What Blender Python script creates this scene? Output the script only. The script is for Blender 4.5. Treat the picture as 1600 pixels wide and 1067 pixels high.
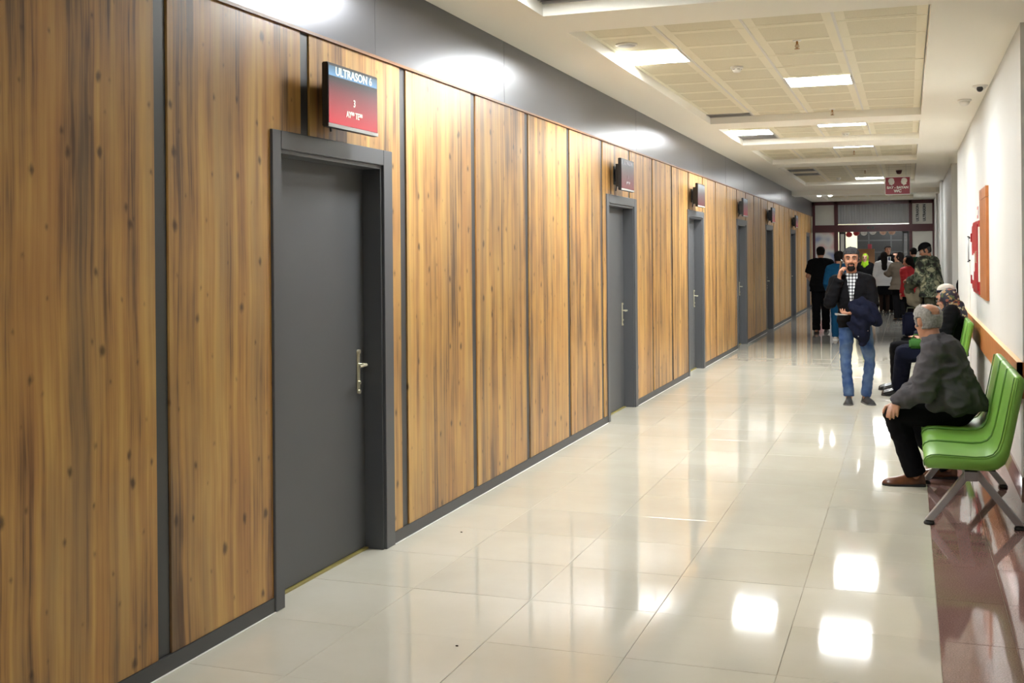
import bpy, bmesh, math, random
from mathutils import Vector, Matrix, noise, Quaternion
for _o in list(bpy.data.objects): bpy.data.objects.remove(_o, do_unlink=True)
scene = bpy.context.scene
COL = scene.collection
R = random.Random(7)

# ------------------------------------------------------------------ camera
YAW, ROLL, FPX, HCAM = 0.3404, -0.0086, 1747.7, 1.6213
cd = bpy.data.cameras.new('camera')
cd.sensor_fit = 'HORIZONTAL'; cd.sensor_width = 36.0; cd.lens = FPX/1600*36.0
cd.shift_y = -134.5/1600; cd.clip_start = 0.05; cd.clip_end = 200
cam = bpy.data.objects.new('camera', cd); COL.objects.link(cam)
F = Vector((-math.sin(YAW), math.cos(YAW), 0)); Rt = Vector((math.cos(YAW), math.sin(YAW), 0)); Up = Vector((0, 0, 1))
R2 = Rt*math.cos(ROLL) + Up*math.sin(ROLL); U2 = Up*math.cos(ROLL) - Rt*math.sin(ROLL)
M = Matrix((R2, U2, -F)).transposed().to_4x4(); M.translation = Vector((0, 0, HCAM))
cam.matrix_world = M
scene.camera = cam

# ------------------------------------------------------------------ world, exposure, lamps
w = bpy.data.worlds.new('world'); scene.world = w; w.use_nodes = True
w.node_tree.nodes['Background'].inputs[0].default_value = (0.9, 0.92, 1.0, 1)
w.node_tree.nodes['Background'].inputs[1].default_value = 0.05
scene.view_settings.view_transform = 'Standard'; scene.view_settings.look = 'None'
scene.view_settings.gamma = 1.0; scene.view_settings.use_curve_mapping = False
scene.view_settings.exposure = 2.48
LAMP = 17.0           # radiance of the ceiling lamps
LAMP_COL = (0.97, 1.0, 1.0)

# ------------------------------------------------------------------ materials
def mat(name, col, rough=0.5, metal=0.0, spec=0.5, coat=0.0, bump=None, var=None, emit=None, trans=0, alpha=1):
    m = bpy.data.materials.new(name); m.use_nodes = True
    nt = m.node_tree; b = nt.nodes['Principled BSDF']
    b.inputs['Base Color'].default_value = (*col, 1); b.inputs['Roughness'].default_value = rough
    b.inputs['Metallic'].default_value = metal; b.inputs['Specular IOR Level'].default_value = spec
    b.inputs['Coat Weight'].default_value = coat
    if emit: b.inputs['Emission Color'].default_value = (*emit[0], 1); b.inputs['Emission Strength'].default_value = emit[1]
    if trans: b.inputs['Transmission Weight'].default_value = trans
    if alpha < 1: b.inputs['Alpha'].default_value = alpha
    if var or bump:
        tc = nt.nodes.new('ShaderNodeTexCoord')
    if var:      # (scale, amount) colour variation ; var=(scale, col2[,detail])
        n = nt.nodes.new('ShaderNodeTexNoise'); n.inputs['Scale'].default_value = var[0]; n.inputs['Detail'].default_value = var[2] if len(var) > 2 else 4
        nt.links.new(tc.outputs['Object'], n.inputs['Vector'])
        r = nt.nodes.new('ShaderNodeValToRGB'); r.color_ramp.elements[0].position = 0.35; r.color_ramp.elements[1].position = 0.65
        r.color_ramp.elements[0].color = (*col, 1); r.color_ramp.elements[1].color = (*var[1], 1)
        nt.links.new(n.outputs['Fac'], r.inputs['Fac']); nt.links.new(r.outputs['Color'], b.inputs['Base Color'])
    if bump:     # (scale, strength)
        n = nt.nodes.new('ShaderNodeTexNoise'); n.inputs['Scale'].default_value = bump[0]; n.inputs['Detail'].default_value = 5
        nt.links.new(tc.outputs['Object'], n.inputs['Vector'])
        bp = nt.nodes.new('ShaderNodeBump'); bp.inputs['Strength'].default_value = bump[1]; bp.inputs['Distance'].default_value = 0.01
        nt.links.new(n.outputs['Fac'], bp.inputs['Height']); nt.links.new(bp.outputs['Normal'], b.inputs['Normal'])
    return m

def N(nt, typ, **kw):
    n = nt.nodes.new(typ)
    for k, v in kw.items(): setattr(n, k, v)
    return n
def wood_mat():
    m = bpy.data.materials.new('knotty_wood'); m.use_nodes = True; nt = m.node_tree; L = nt.links.new
    b = nt.nodes['Principled BSDF']; b.inputs['Roughness'].default_value = 0.33; b.inputs['Specular IOR Level'].default_value = 0.45
    tc = N(nt, 'ShaderNodeTexCoord'); oi = N(nt, 'ShaderNodeObjectInfo')
    mul = N(nt, 'ShaderNodeVectorMath', operation='MULTIPLY_ADD')
    cmb = N(nt, 'ShaderNodeCombineXYZ')
    for i, s in enumerate((0, 31.0, 57.0)):
        if s:
            mm = N(nt, 'ShaderNodeMath', operation='MULTIPLY'); mm.inputs[1].default_value = s; L(oi.outputs['Random'], mm.inputs[0]); L(mm.outputs[0], cmb.inputs[i])
    add = N(nt, 'ShaderNodeVectorMath', operation='ADD'); L(tc.outputs['Object'], add.inputs[0]); L(cmb.outputs[0], add.inputs[1])
    # gentle warp of the grain
    wn = N(nt, 'ShaderNodeTexNoise'); wn.inputs['Scale'].default_value = 1.6; wn.inputs['Detail'].default_value = 1
    L(add.outputs[0], wn.inputs['Vector'])
    ws = N(nt, 'ShaderNodeVectorMath', operation='MULTIPLY_ADD'); ws.inputs[1].default_value = (0, 0.035, 0); L(wn.outputs['Color'], ws.inputs[0]); L(add.outputs[0], ws.inputs[2])
    def nz(sc, vec, det=3, rough=0.5):
        mp = N(nt, 'ShaderNodeMapping'); mp.inputs['Scale'].default_value = vec; L(ws.outputs[0], mp.inputs['Vector'])
        n = N(nt, 'ShaderNodeTexNoise'); n.inputs['Scale'].default_value = sc; n.inputs['Detail'].default_value = det; n.inputs['Roughness'].default_value = rough
        L(mp.outputs[0], n.inputs['Vector']); return n.outputs['Fac']
    broad = nz(1.0, (1, 11, 0.35), 2); mid = nz(1.0, (1, 42, 1.0), 4, .6); fine = nz(1.0, (1, 130, 3.0), 3, .6)
    blot = nz(1.0, (1, 6, 2.2), 3)
    mix1 = N(nt, 'ShaderNodeMath', operation='MULTIPLY_ADD'); L(mid, mix1.inputs[0]); mix1.inputs[1].default_value = 0.75; L(broad, mix1.inputs[2])
    mix2 = N(nt, 'ShaderNodeMath', operation='MULTIPLY_ADD'); L(fine, mix2.inputs[0]); mix2.inputs[1].default_value = 0.28; L(mix1.outputs[0], mix2.inputs[2])
    mix3 = N(nt, 'ShaderNodeMath', operation='MULTIPLY_ADD'); L(blot, mix3.inputs[0]); mix3.inputs[1].default_value = 0.5; L(mix2.outputs[0], mix3.inputs[2])
    ramp = N(nt, 'ShaderNodeValToRGB'); cr = ramp.color_ramp
    mr = N(nt, 'ShaderNodeMapRange'); mr.inputs['From Min'].default_value = 1.03; mr.inputs['From Max'].default_value = 1.50; L(mix3.outputs[0], mr.inputs['Value']); L(mr.outputs[0], ramp.inputs['Fac'])
    cr.elements[0].position = 0.0; cr.elements[0].color = (0.110, 0.055, 0.024, 1)
    cr.elements[1].position = 1.0; cr.elements[1].color = (0.62, 0.375, 0.118, 1)
    for p, c in ((0.18, (0.22, 0.115, 0.045)), (0.36, (0.385, 0.20, 0.064)), (0.58, (0.49, 0.265, 0.080)), (0.8, (0.56, 0.325, 0.098))):
        e = cr.elements.new(p); e.color = (*c, 1)
    # patches of redder and greyer stain
    hn = nz(1.0, (1, 7, .55), 3); h1 = N(nt, 'ShaderNodeMapRange'); h1.inputs['From Min'].default_value = .50; h1.inputs['From Max'].default_value = .72; h1.inputs['To Max'].default_value = .55; L(hn, h1.inputs['Value'])
    m1 = N(nt, 'ShaderNodeMix', data_type='RGBA'); L(h1.outputs[0], m1.inputs['Factor']); L(ramp.outputs[0], m1.inputs[6]); m1.inputs[7].default_value = (0.40, 0.175, 0.055, 1)
    h2 = N(nt, 'ShaderNodeMapRange'); h2.inputs['From Min'].default_value = .50; h2.inputs['From Max'].default_value = .30; h2.inputs['To Max'].default_value = .5; L(hn, h2.inputs['Value'])
    m2 = N(nt, 'ShaderNodeMix', data_type='RGBA'); L(h2.outputs[0], m2.inputs['Factor']); L(m1.outputs[2], m2.inputs[6]); m2.inputs[7].default_value = (0.25, 0.165, 0.085, 1)
    # knots
    mp = N(nt, 'ShaderNodeMapping'); mp.inputs['Scale'].default_value = (1, 6.2, 4.4); L(add.outputs[0], mp.inputs['Vector'])
    sx = N(nt, 'ShaderNodeSeparateXYZ'); L(mp.outputs[0], sx.inputs[0]); cx = N(nt, 'ShaderNodeCombineXYZ'); L(sx.outputs[1], cx.inputs[0]); L(sx.outputs[2], cx.inputs[1])
    vo = N(nt, 'ShaderNodeTexVoronoi', voronoi_dimensions='2D'); vo.inputs['Scale'].default_value = 1.0; L(cx.outputs[0], vo.inputs['Vector'])
    # wobble the knot outline
    kn = nz(1.0, (1, 60, 24), 3); kd = N(nt, 'ShaderNodeMath', operation='MULTIPLY_ADD'); L(kn, kd.inputs[0]); kd.inputs[1].default_value = 0.13; L(vo.outputs['Distance'], kd.inputs[2])
    sc = N(nt, 'ShaderNodeSeparateColor'); L(vo.outputs['Color'], sc.inputs[0])
    size = N(nt, 'ShaderNodeMapRange'); size.inputs['From Min'].default_value = 0.52; size.inputs['From Max'].default_value = 1.0; size.inputs['To Min'].default_value = 0.03; size.inputs['To Max'].default_value = 0.12
    L(sc.outputs[0], size.inputs['Value'])
    df = N(nt, 'ShaderNodeMath', operation='SUBTRACT'); L(kd.outputs[0], df.inputs[0]); L(size.outputs[0], df.inputs[1])
    km = N(nt, 'ShaderNodeMapRange', interpolation_type='SMOOTHSTEP'); km.inputs['From Min'].default_value = -0.02; km.inputs['From Max'].default_value = 0.11; km.inputs['To Min'].default_value = 0.78; km.inputs['To Max'].default_value = 0.0
    L(df.outputs[0], km.inputs['Value'])
    mx = N(nt, 'ShaderNodeMix', data_type='RGBA'); L(km.outputs[0], mx.inputs['Factor']); L(m2.outputs[2], mx.inputs[6]); mx.inputs[7].default_value = (0.045, 0.022, 0.012, 1)
    L(mx.outputs[2], b.inputs['Base Color'])
    return m

def tile_mat(name, c1, c2, rough, bigscale=1.3, speck=None):
    m = bpy.data.materials.new(name); m.use_nodes = True; nt = m.node_tree; L = nt.links.new
    b = nt.nodes['Principled BSDF']; b.inputs['Roughness'].default_value = rough; b.inputs['Specular IOR Level'].default_value = 0.62
    ge = N(nt, 'ShaderNodeNewGeometry'); n = N(nt, 'ShaderNodeTexNoise'); n.inputs['Scale'].default_value = bigscale; n.inputs['Detail'].default_value = 6; n.inputs['Roughness'].default_value = .6
    L(ge.outputs['Position'], n.inputs['Vector'])
    r = N(nt, 'ShaderNodeValToRGB'); r.color_ramp.elements[0].position = .35; r.color_ramp.elements[1].position = .68
    r.color_ramp.elements[0].color = (*c1, 1); r.color_ramp.elements[1].color = (*c2, 1); L(n.outputs['Fac'], r.inputs['Fac'])
    out = r.outputs[0]
    oi = N(nt, 'ShaderNodeObjectInfo'); mr = N(nt, 'ShaderNodeMapRange'); mr.inputs['To Min'].default_value = .95; mr.inputs['To Max'].default_value = 1.03; L(oi.outputs['Random'], mr.inputs['Value'])
    hs = N(nt, 'ShaderNodeHueSaturation'); L(mr.outputs[0], hs.inputs['Value']); L(out, hs.inputs['Color']); out = hs.outputs[0]
    if speck:
        n2 = N(nt, 'ShaderNodeTexNoise'); n2.inputs['Scale'].default_value = 160; n2.inputs['Detail'].default_value = 2; L(ge.outputs['Position'], n2.inputs['Vector'])
        r2 = N(nt, 'ShaderNodeValToRGB'); r2.color_ramp.elements[0].position = .42; r2.color_ramp.elements[1].position = .6
        r2.color_ramp.elements[0].color = (0.72, .72, .72, 1); r2.color_ramp.elements[1].color = (1.1, 1.1, 1.1, 1); L(n2.outputs['Fac'], r2.inputs['Fac'])
        mx = N(nt, 'ShaderNodeMix', data_type='RGBA', blend_type='MULTIPLY'); mx.inputs['Factor'].default_value = 1; L(out, mx.inputs[6]); L(r2.outputs[0], mx.inputs[7]); out = mx.outputs[2]
    L(out, b.inputs['Base Color'])
    n3 = N(nt, 'ShaderNodeTexNoise'); n3.inputs['Scale'].default_value = 3.0; L(ge.outputs['Position'], n3.inputs['Vector'])
    bp = N(nt, 'ShaderNodeBump'); bp.inputs['Strength'].default_value = .05; bp.inputs['Distance'].default_value = .004; L(n3.outputs['Fac'], bp.inputs['Height']); L(bp.outputs[0], b.inputs['Normal'])
    return m

MT = dict(
    wood=wood_mat(),
    dark=mat('charcoal_paint', (0.052, 0.052, 0.055), .42, bump=(400, .12)),
    door=mat('charcoal_door', (0.088, 0.091, 0.097), .45, bump=(500, .15)),
    frame=mat('grey_frame', (0.085, 0.088, 0.096), .40),
    strip=mat('dark_joint', (0.050, 0.052, 0.056), .38),
    fascia=mat('grey_metal_fascia', (0.15, 0.15, 0.165), .28, metal=.75),
    black=mat('black_plastic', (0.012, 0.012, 0.013), .35),
    browntrim=mat('brown_edging', (0.24, 0.11, 0.045), .4),
    ceil=mat('ceiling_paint', (0.90, 0.88, 0.80), .8),
    white=mat('white_paint', (0.80, 0.78, 0.70), .45, var=(1.2, (0.77, 0.745, 0.65))),
    wallw=mat('cream_wall', (0.58, 0.585, 0.57), .6, var=(0.9, (0.56, 0.56, 0.535)), bump=(60, .05)),
    yell=mat('yellow_wall', (0.78, 0.72, 0.50), .6),
    tile=tile_mat('cream_polished_tile', (0.535, 0.505, 0.42), (0.585, 0.56, 0.48), .05),
    gtile=tile_mat('grey_polished_tile', (0.25, 0.24, 0.22), (0.31, 0.30, 0.275), .06),
    ptile=tile_mat('purple_granite_tile', (0.225, 0.125, 0.112), (0.275, 0.160, 0.142), .05, speck=True),
    grout=mat('grout', (0.60, 0.55, 0.44), .8, var=(7, (0.36, 0.29, 0.21))),
    lamp=mat('lamp_diffuser', (1, 1, 1), .5, emit=(LAMP_COL, LAMP)),
    ctile=mat('ceiling_tile', (0.80, 0.755, 0.60), .7),
    cgrid=mat('ceiling_grid', (0.70, 0.68, 0.62), .5),
    wplast=mat('white_plastic', (0.78, 0.77, 0.72), .35),
    chrome=mat('chrome', (0.72, 0.68, 0.52), .32, metal=.6),
    alu=mat('brushed_aluminium', (0.40, 0.40, 0.41), .38, metal=.6),
    steel=mat('grey_painted_steel', (0.33, 0.33, 0.35), .35, metal=.3),
    brass=mat('yellow_threshold', (0.30, 0.25, 0.07), .4),
    green=mat('green_leatherette', (0.155, 0.35, 0.050), .38, bump=(350, .1)),
    greend=mat('green_piping', (0.07, 0.19, 0.02), .5),
    rail=mat('orange_wood_rail', (0.47, 0.17, 0.05), .35, var=(6, (0.38, 0.13, 0.036))),
    raild=mat('rail_edge', (0.80, 0.52, 0.28), .4),
    maroon=mat('maroon_aluminium', (0.060, 0.007, 0.012), .3),
    red=mat('red_enamel', (0.36, 0.010, 0.016), .35),
    signred=mat('sign_maroon', (0.34, 0.04, 0.07), .4),
    paperw=mat('white_print', (0.70, 0.70, 0.68), .6),
    rubber=mat('black_rubber', (0.01, 0.01, 0.01), .6),
    vent=mat('vent_grey', (0.42, 0.42, 0.41), .5),
    dirt=mat('ceiling_tile_perforated', (0.70, 0.655, 0.50), .7, var=(160, (0.64, 0.60, 0.45), 1)),
    bottle=mat('blind_grey', (0.30, 0.31, 0.33), .6),
)

# ------------------------------------------------------------------ mesh helpers
def link(name, me, m=None, parent=None):
    o = bpy.data.objects.new(name, me); COL.objects.link(o)
    if m is not None:
        for k in (m if isinstance(m, (list, tuple)) else [m]): me.materials.append(k)
    if parent is not None: o.parent = parent
    return o
def obj(name, bm, m=None, parent=None, smooth=False, bevel=0):
    if bevel: bmesh.ops.bevel(bm, geom=[e for e in bm.edges if e.is_manifold and e.calc_face_angle(0) > 0.5], offset=bevel, segments=2, affect='EDGES', profile=.5)
    me = bpy.data.meshes.new(name); bm.normal_update(); bm.to_mesh(me); bm.free()
    if smooth:
        for p in me.polygons: p.use_smooth = True
    return link(name, me, m, parent)
def smooth_by_angle(o, a=0.6):
    me = o.data
    for p in me.polygons: p.use_smooth = True
    bm = bmesh.new(); bm.from_mesh(me)
    for e in bm.edges:
        if len(e.link_faces) == 2 and e.calc_face_angle(0) > a: e.smooth = False
    bm.to_mesh(me); bm.free(); return o
def bx(bm, x0, x1, y0, y1, z0, z1, mi=0):
    vs = [bm.verts.new((x, y, z)) for x in (x0, x1) for y in (y0, y1) for z in (z0, z1)]
    for f in ((0, 1, 3, 2), (4, 6, 7, 5), (0, 4, 5, 1), (2, 3, 7, 6), (0, 2, 6, 4), (1, 5, 7, 3)):
        fc = bm.faces.new([vs[i] for i in f]); fc.material_index = mi
    return vs
def box(name, x0, x1, y0, y1, z0, z1, m, parent=None, bevel=0):
    bm = bmesh.new(); bx(bm, x0, x1, y0, y1, z0, z1); return obj(name, bm, m, parent, bevel=bevel)
def prism(bm, pts, axis, a, b, mi=0):
    """extrude a 2-D polygon (list of pairs) along axis from a to b"""
    def P(p, t):
        return {'x': (t, p[0], p[1]), 'y': (p[0], t, p[1]), 'z': (p[0], p[1], t)}[axis]
    A = [bm.verts.new(P(p, a)) for p in pts]; B = [bm.verts.new(P(p, b)) for p in pts]; n = len(pts)
    fs = [bm.faces.new(A), bm.faces.new(B[::-1])] + [bm.faces.new((A[i], B[i], B[(i+1) % n], A[(i+1) % n])) for i in range(n)]
    for f in fs: f.material_index = mi
    bmesh.ops.recalc_face_normals(bm, faces=fs); return fs
def frame_axes(t):
    t = t.normalized(); a = Vector((0, 0, 1)) if abs(t.z) < .9 else Vector((1, 0, 0))
    u = a.cross(t).normalized(); return u, t.cross(u)
def tube(bm, pts, r, n=10, closed=True, mi=0):
    pts = [Vector(p) for p in pts]; rings = []
    u = None
    for i, p in enumerate(pts):
        t = (pts[min(i+1, len(pts)-1)] - pts[max(i-1, 0)])
        if u is None: u, v = frame_axes(t)
        else:
            t = t.normalized(); u = (u - t*u.dot(t)).normalized(); v = t.cross(u)
        rr = r[i] if isinstance(r, (list, tuple)) else r
        rings.append([bm.verts.new(p + u*rr*math.cos(2*math.pi*k/n) + v*rr*math.sin(2*math.pi*k/n)) for k in range(n)])
    for a, b in zip(rings, rings[1:]):
        for k in range(n):
            f = bm.faces.new((a[k], a[(k+1) % n], b[(k+1) % n], b[k])); f.material_index = mi
    if closed:
        bm.faces.new(rings[0][::-1]).material_index = mi; bm.faces.new(rings[-1]).material_index = mi
def empty(name, loc=(0, 0, 0), rz=0):
    o = bpy.data.objects.new(name, None); COL.objects.link(o); o.location = loc; o.rotation_euler = (0, 0, rz); o.empty_display_size = .1
    return o
def tag(o, label=None, cat=None, group=None, kind=None):
    if label: o['label'] = label
    if cat: o['category'] = cat
    if group: o['group'] = group
    if kind: o['kind'] = kind
    return o
def copy_tree(o, parent=None):
    c = o.copy(); COL.objects.link(c); c.parent = parent
    for ch in list(o.children): copy_tree(ch, c)
    return c
def textmesh(name, body, size, m, parent, loc, rot, xs=1.0, align='CENTER', ext=0.001, bold=0.0):
    cu = bpy.data.curves.new(name, 'FONT'); cu.body = body; cu.size = size; cu.align_x = align; cu.align_y = 'CENTER'; cu.extrude = ext; cu.offset = bold
    cu.resolution_u = 3
    t = bpy.data.objects.new(name+'_t', cu); COL.objects.link(t)
    dg = bpy.context.evaluated_depsgraph_get(); me = bpy.data.meshes.new_from_object(t.evaluated_get(dg))
    bpy.data.objects.remove(t, do_unlink=True)
    for v in me.vertices: v.co.x *= xs
    me.materials.clear(); o = link(name, me, m, parent); o.location = loc; o.rotation_euler = rot
    return o
# ================================================================== THE SETTING
XL, XR, ZC, ZW = -2.744, 0.727, 3.17, 2.705
YB, YE = -6.0, 35.2
DOORS = [(4.45, 5.71), (10.47, 11.73), (14.68, 15.93), (19.17, 20.42), (23.30, 24.55), (28.40, 29.65), (32.95, 34.05)]
DTOP = 2.21
GR = [3.70 + 1.11*k for k in range(-9, 29)]       # right edge of every dark joint
GW = 0.085

# ---- floor
floor = box('floor', -9, 7, YB, 56, -0.30, -0.0035, MT['grout']); tag(floor, 'polished tiled corridor floor', kind='structure')
def tile_mesh(w, d, name):
    bm = bmesh.new(); bx(bm, -w/2, w/2, -d/2, d/2, -0.010, 0)
    bmesh.ops.bevel(bm, geom=[e for e in bm.edges if all(v.co.z > -.001 for v in e.verts)], offset=.0012, segments=1, affect='EDGES')
    me = bpy.data.meshes.new(name); bm.to_mesh(me); bm.free(); return me
X0 = 0.1106; Y0 = 5.585
cols = [(X0-.6*(k+1), X0-.6*k, 'tile') for k in range(4)] + [(XL-.12, X0-2.4, 'tile'), (X0, 0.405, 'ptile'), (0.405, XR+.0, 'ptile')]
gap = .0018
meshes = {}
rt = random.Random(3)
NEAR0, NEAR1 = 2.585, 20.585
nrow = int(round((NEAR1-NEAR0)/.6))
for j in range(nrow):
    ya = NEAR0 + .6*j; yb = ya+.6
    for (xa, xb, mk) in cols:
        if mk == 'ptile' and ya > 18.5: mk = 'tile'
        key = (round(xb-xa, 3), mk)
        if key not in meshes:
            me = tile_mesh(xb-xa-gap, .6-gap, 'floor_tile'); me.materials.append(MT[mk]); meshes[key] = me
        o = bpy.data.objects.new('floor_tile', meshes[key]); COL.objects.link(o); o.parent = floor
        o.location = ((xa+xb)/2, (ya+yb)/2, rt.uniform(-.0003, .0003))
        o.rotation_euler = (rt.gauss(0, .0009), rt.gauss(0, .0007), 0)
def many_tiles(name, rects, m, z=0):
    bm = bmesh.new()
    for (xa, xb, ya, yb) in rects:
        dz = rt.uniform(-.0003, .0003); bx(bm, xa+gap/2, xb-gap/2, ya+gap/2, yb-gap/2, -.0033, z+dz)
    o = obj(name, bm, m, floor); o['kind'] = 'stuff'; return o
# behind the camera, in the niche on the right, and beyond the cross seam
rc = []; y = NEAR0
while y > YB:
    for (xa, xb, mk) in cols: rc.append((xa, xb, y-.6, y))
    y -= .6
many_tiles('tiles_behind', rc, MT['tile'])
many_tiles('niche_tiles', [(XR+.4*i, XR+.4*i+.4, -6+.6*j, -6+.6*j+.6) for i in range(4) for j in range(24) if -6+.6*j+.6 < 8.45], MT['ptile'])
rc = []
for j in range(60):
    ya = 20.585+.6*j
    xs = (XL-.12, XR+2.5) if ya < 34.6 else (-9, 7)
    x = xs[0]
    while x < xs[1]: rc.append((x, min(x+.6, xs[1]), ya, ya+.6)); x += .6
many_tiles('grey_tiles', rc, MT['gtile'])
many_tiles('side_passage_tiles', [(XR+.6*i, XR+.6*i+.6, 18.6+.6*j, 19.2+.6*j) for i in range(4) for j in range(3)], MT['gtile'])

# ---- left wall: backing, wood panels, dark joints, fascia
bm = bmesh.new(); y = YB
for (a, b) in DOORS + [(YE+.1, YE+.2)]:
    bx(bm, XL-.20, XL-.022, y, a+.03, 0, ZC); y = b-.03
for (a, b) in DOORS: bx(bm, XL-.20, XL-.022, a+.03, b-.03, DTOP-.03, ZC)
wall_left = obj('wall_left', bm, MT['dark']); tag(wall_left, 'corridor wall clad in knotty wood panels between charcoal joints', kind='structure')
def strip_poly(y0, y1, ztop, zb=0.068):
    """outline of a full-height board between y0 and y1, notched round the doors"""
    bot = []; y = y0; cur = []
    ov = [(max(a, y0), min(b, y1)) for a, b in DOORS if a < y1 and b > y0]
    pts = []
    y = y0
    for a, b in ov:
        if a > y0+.004: pts += [(y, zb), (a-.001, zb), (a-.001, DTOP+.001)]
        else: pts += [(y0, DTOP+.001)]
        if b < y1-.004: pts += [(b+.001, DTOP+.001), (b+.001, zb)]; y = b
        else: pts += [(y1, DTOP+.001)]; y = None
    if not ov: pts = [(y0, zb)]
    if y is not None: pts += [(y1, zb)]
    elif pts[-1][0] != y1: pts.append((y1, DTOP+.001))
    pts += [(y1, ztop), (y0, ztop)]
    out = []
    for p in pts:
        if not out or (abs(out[-1][0]-p[0]) + abs(out[-1][1]-p[1])) > 1e-5: out.append(p)
    return out
for k in range(len(GR)-1):
    y0, y1 = GR[k], min(GR[k+1]-GW, YE-.03)
    if y0 > YE-.3: break
    bm = bmesh.new(); prism(bm, strip_poly(y0+.0012, y1-.0005, ZW), 'x', XL-.020, XL)
    o = obj('wood_panel', bm, MT['wood'], wall_left)
    bm = bmesh.new(); 
    ja, jb = GR[k+1]-GW, GR[k+1]
    if jb < YE:
        prism(bm, strip_poly(ja+.0005, jb-.006, ZW), 'x', XL-.021, XL-.007)
        obj('joint_strip', bm, MT['strip'], wall_left)
# skirting along the left wall
seg = []; y = YB
for (a, b) in DOORS: seg.append((y, a)); y = b
seg.append((y, YE-.03)); bm = bmesh.new()
for a, b in seg: bx(bm, XL-.02, XL+.006, a, b, 0, .066)
bs = obj('baseboard_left', bm, MT['dark'], bevel=.002); tag(bs, 'charcoal skirting under the wood panels', kind='structure')
bm = bmesh.new()
for a, b in seg: bx(bm, XL+.004, XL+.014, a, b, 0, .003)
obj('sealant_bead', bm, MT['wplast'], bs)
o = box('trim_1', XL-.02, XL+.012, YB, YE-.03, ZW+.001, ZW+.016, MT['browntrim']); tag(o, 'thin brown edging above the wood panels', kind='structure')
fas = empty('trim_2', (XL, 0, ZW)); tag(fas, 'smooth grey metal fascia above the wood panels', kind='structure')
FJ = [-6.0, -4.87, -2.79, -.71, 1.37, 3.45, 5.53, 7.61, 9.69, 11.77, 13.85, 15.93, 18.01, 20.09, 22.17, 24.25, 26.33, 28.41, 30.49, 32.57, YE-.03]
for a, b in zip(FJ, FJ[1:]):
    o = box('fascia_panel', -.02, .0 + R.uniform(0, .0015), a+.0015, b-.0015, .018, ZC-ZW+.01, MT['fascia'], fas)

# ---- doors
zL = 2.10
def make_door():
    root = empty('door_1', (XL, 0, 0))
    W = 1.26; fw = .078
    bm = bmesh.new()
    # architrave with a stepped inner lip
    bx(bm, -.018, .012, 0, fw, 0, DTOP); bx(bm, -.018, .012, W-fw-.03, W, 0, DTOP); bx(bm, -.018, .012, fw, W-fw-.03, DTOP-.085, DTOP)
    bmesh.ops.bevel(bm, geom=bm.edges[:], offset=.003, segments=1, affect='EDGES')
    obj('architrave', bm, MT['frame'], root)
    bm = bmesh.new()
    bx(bm, -.175, -.004, fw-.012, fw+.008, 0, DTOP-.095); bx(bm, -.175, -.004, W-fw-.045, W-fw-.020, 0, DTOP-.095)
    bx(bm, -.175, -.004, fw-.012, W-fw-.020, DTOP-.105, DTOP-.080)
    bx(bm, -.165, -.112, fw+.006, W-fw-.043, DTOP-.125, DTOP-.104)
    obj('jamb', bm, MT['frame'], root)
    bm = bmesh.new(); bx(bm, -.155, -.112, fw+.010, W-fw-.048, .012, DTOP-.112)
    bmesh.ops.bevel(bm, geom=bm.edges[:], offset=.002, segments=1, affect='EDGES')
    lf = obj('leaf', bm, MT['door'], root)
    hz = 1.03; hy = W-fw-.048-.075
    bm = bmesh.new(); bx(bm, -.112, -.104, hy-.014, hy+.014, .875, 1.105)
    bmesh.ops.bevel(bm, geom=bm.edges[:], offset=.003, segments=2, affect='EDGES')
    for z in (.88, 1.10): tube(bm, [(-.112, hy, z), (-.098, hy, z)], .012, 10)
    h = obj('handle', bm, MT['chrome'], lf); h['label'] = 'long chrome handle plate'
    bm = bmesh.new(); tube(bm, [(-.105, hy, hz), (-.060, hy, hz), (-.054, hy-.010, hz), (-.054, hy-.085, hz-.003)], [.008, .008, .008, .007], 10)
    tube(bm, [(-.104, hy, .93), (-.096, hy, .93)], .010, 10)
    obj('lever', bm, MT['chrome'], lf)
    o = box('threshold', -.150, -.095, fw, W-fw-.04, 0.0, .010, MT['brass'], root)
    return root
d0 = make_door()
dl = ['charcoal door of the nearest examination room, under the large lit screen', 'second charcoal door along the wood wall', 'third charcoal door along the wood wall',
      'fourth charcoal door along the wood wall', 'fifth charcoal door along the wood wall', 'sixth charcoal door, near the end of the wood wall', 'last charcoal door beside the maroon glass partition']
for i, (a, b) in enumerate(DOORS):
    d = d0 if i == 0 else copy_tree(d0)
    d.name = 'door_%d' % (i+1); d.location = (XL, a, 0); d.scale = (1, (b-a)/1.26, 1); tag(d, dl[i], kind='structure')
# dark rooms behind are closed by the leaves

# ---- ceiling with sunken coffers
XA, XB, ZT = -2.22, 0.15, 3.25
COF = [(-5.5, .35), (0.95, 6.91), (7.48, 13.42), (14.03, 16.22), (17.10, 19.95), (20.77, 26.60), (30.45, 34.40)]
bm = bmesh.new()
bx(bm, XL-.2, XA, YB, YE, ZC, ZT+.04); bx(bm, XB, 2.6, YB, YE, ZC, ZT+.04)
y = YB
for a, b in COF + [(YE, YE)]:
    bx(bm, XA, XB, y, a, ZC, ZT+.04); y = b
ceiling = obj('ceiling', bm, MT['ceil']); tag(ceiling, 'cream ceiling with sunken tiled bays', kind='structure')
beam = box('trim_3', XL, XR+.2, 28.75, 29.55, 3.06, ZC+.001, MT['ceil']); tag(beam, 'dropped cross beam near the glass partition', kind='structure')
bm = bmesh.new()
for a, b in COF: bx(bm, XA-.1, XB+.1, a-.1, b+.1, ZT+.03, ZT+.05)
obj('upper_lining', bm, MT['cgrid'], ceiling)
CX = [.142, -.475, -1.09, -1.705, -2.32]
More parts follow.
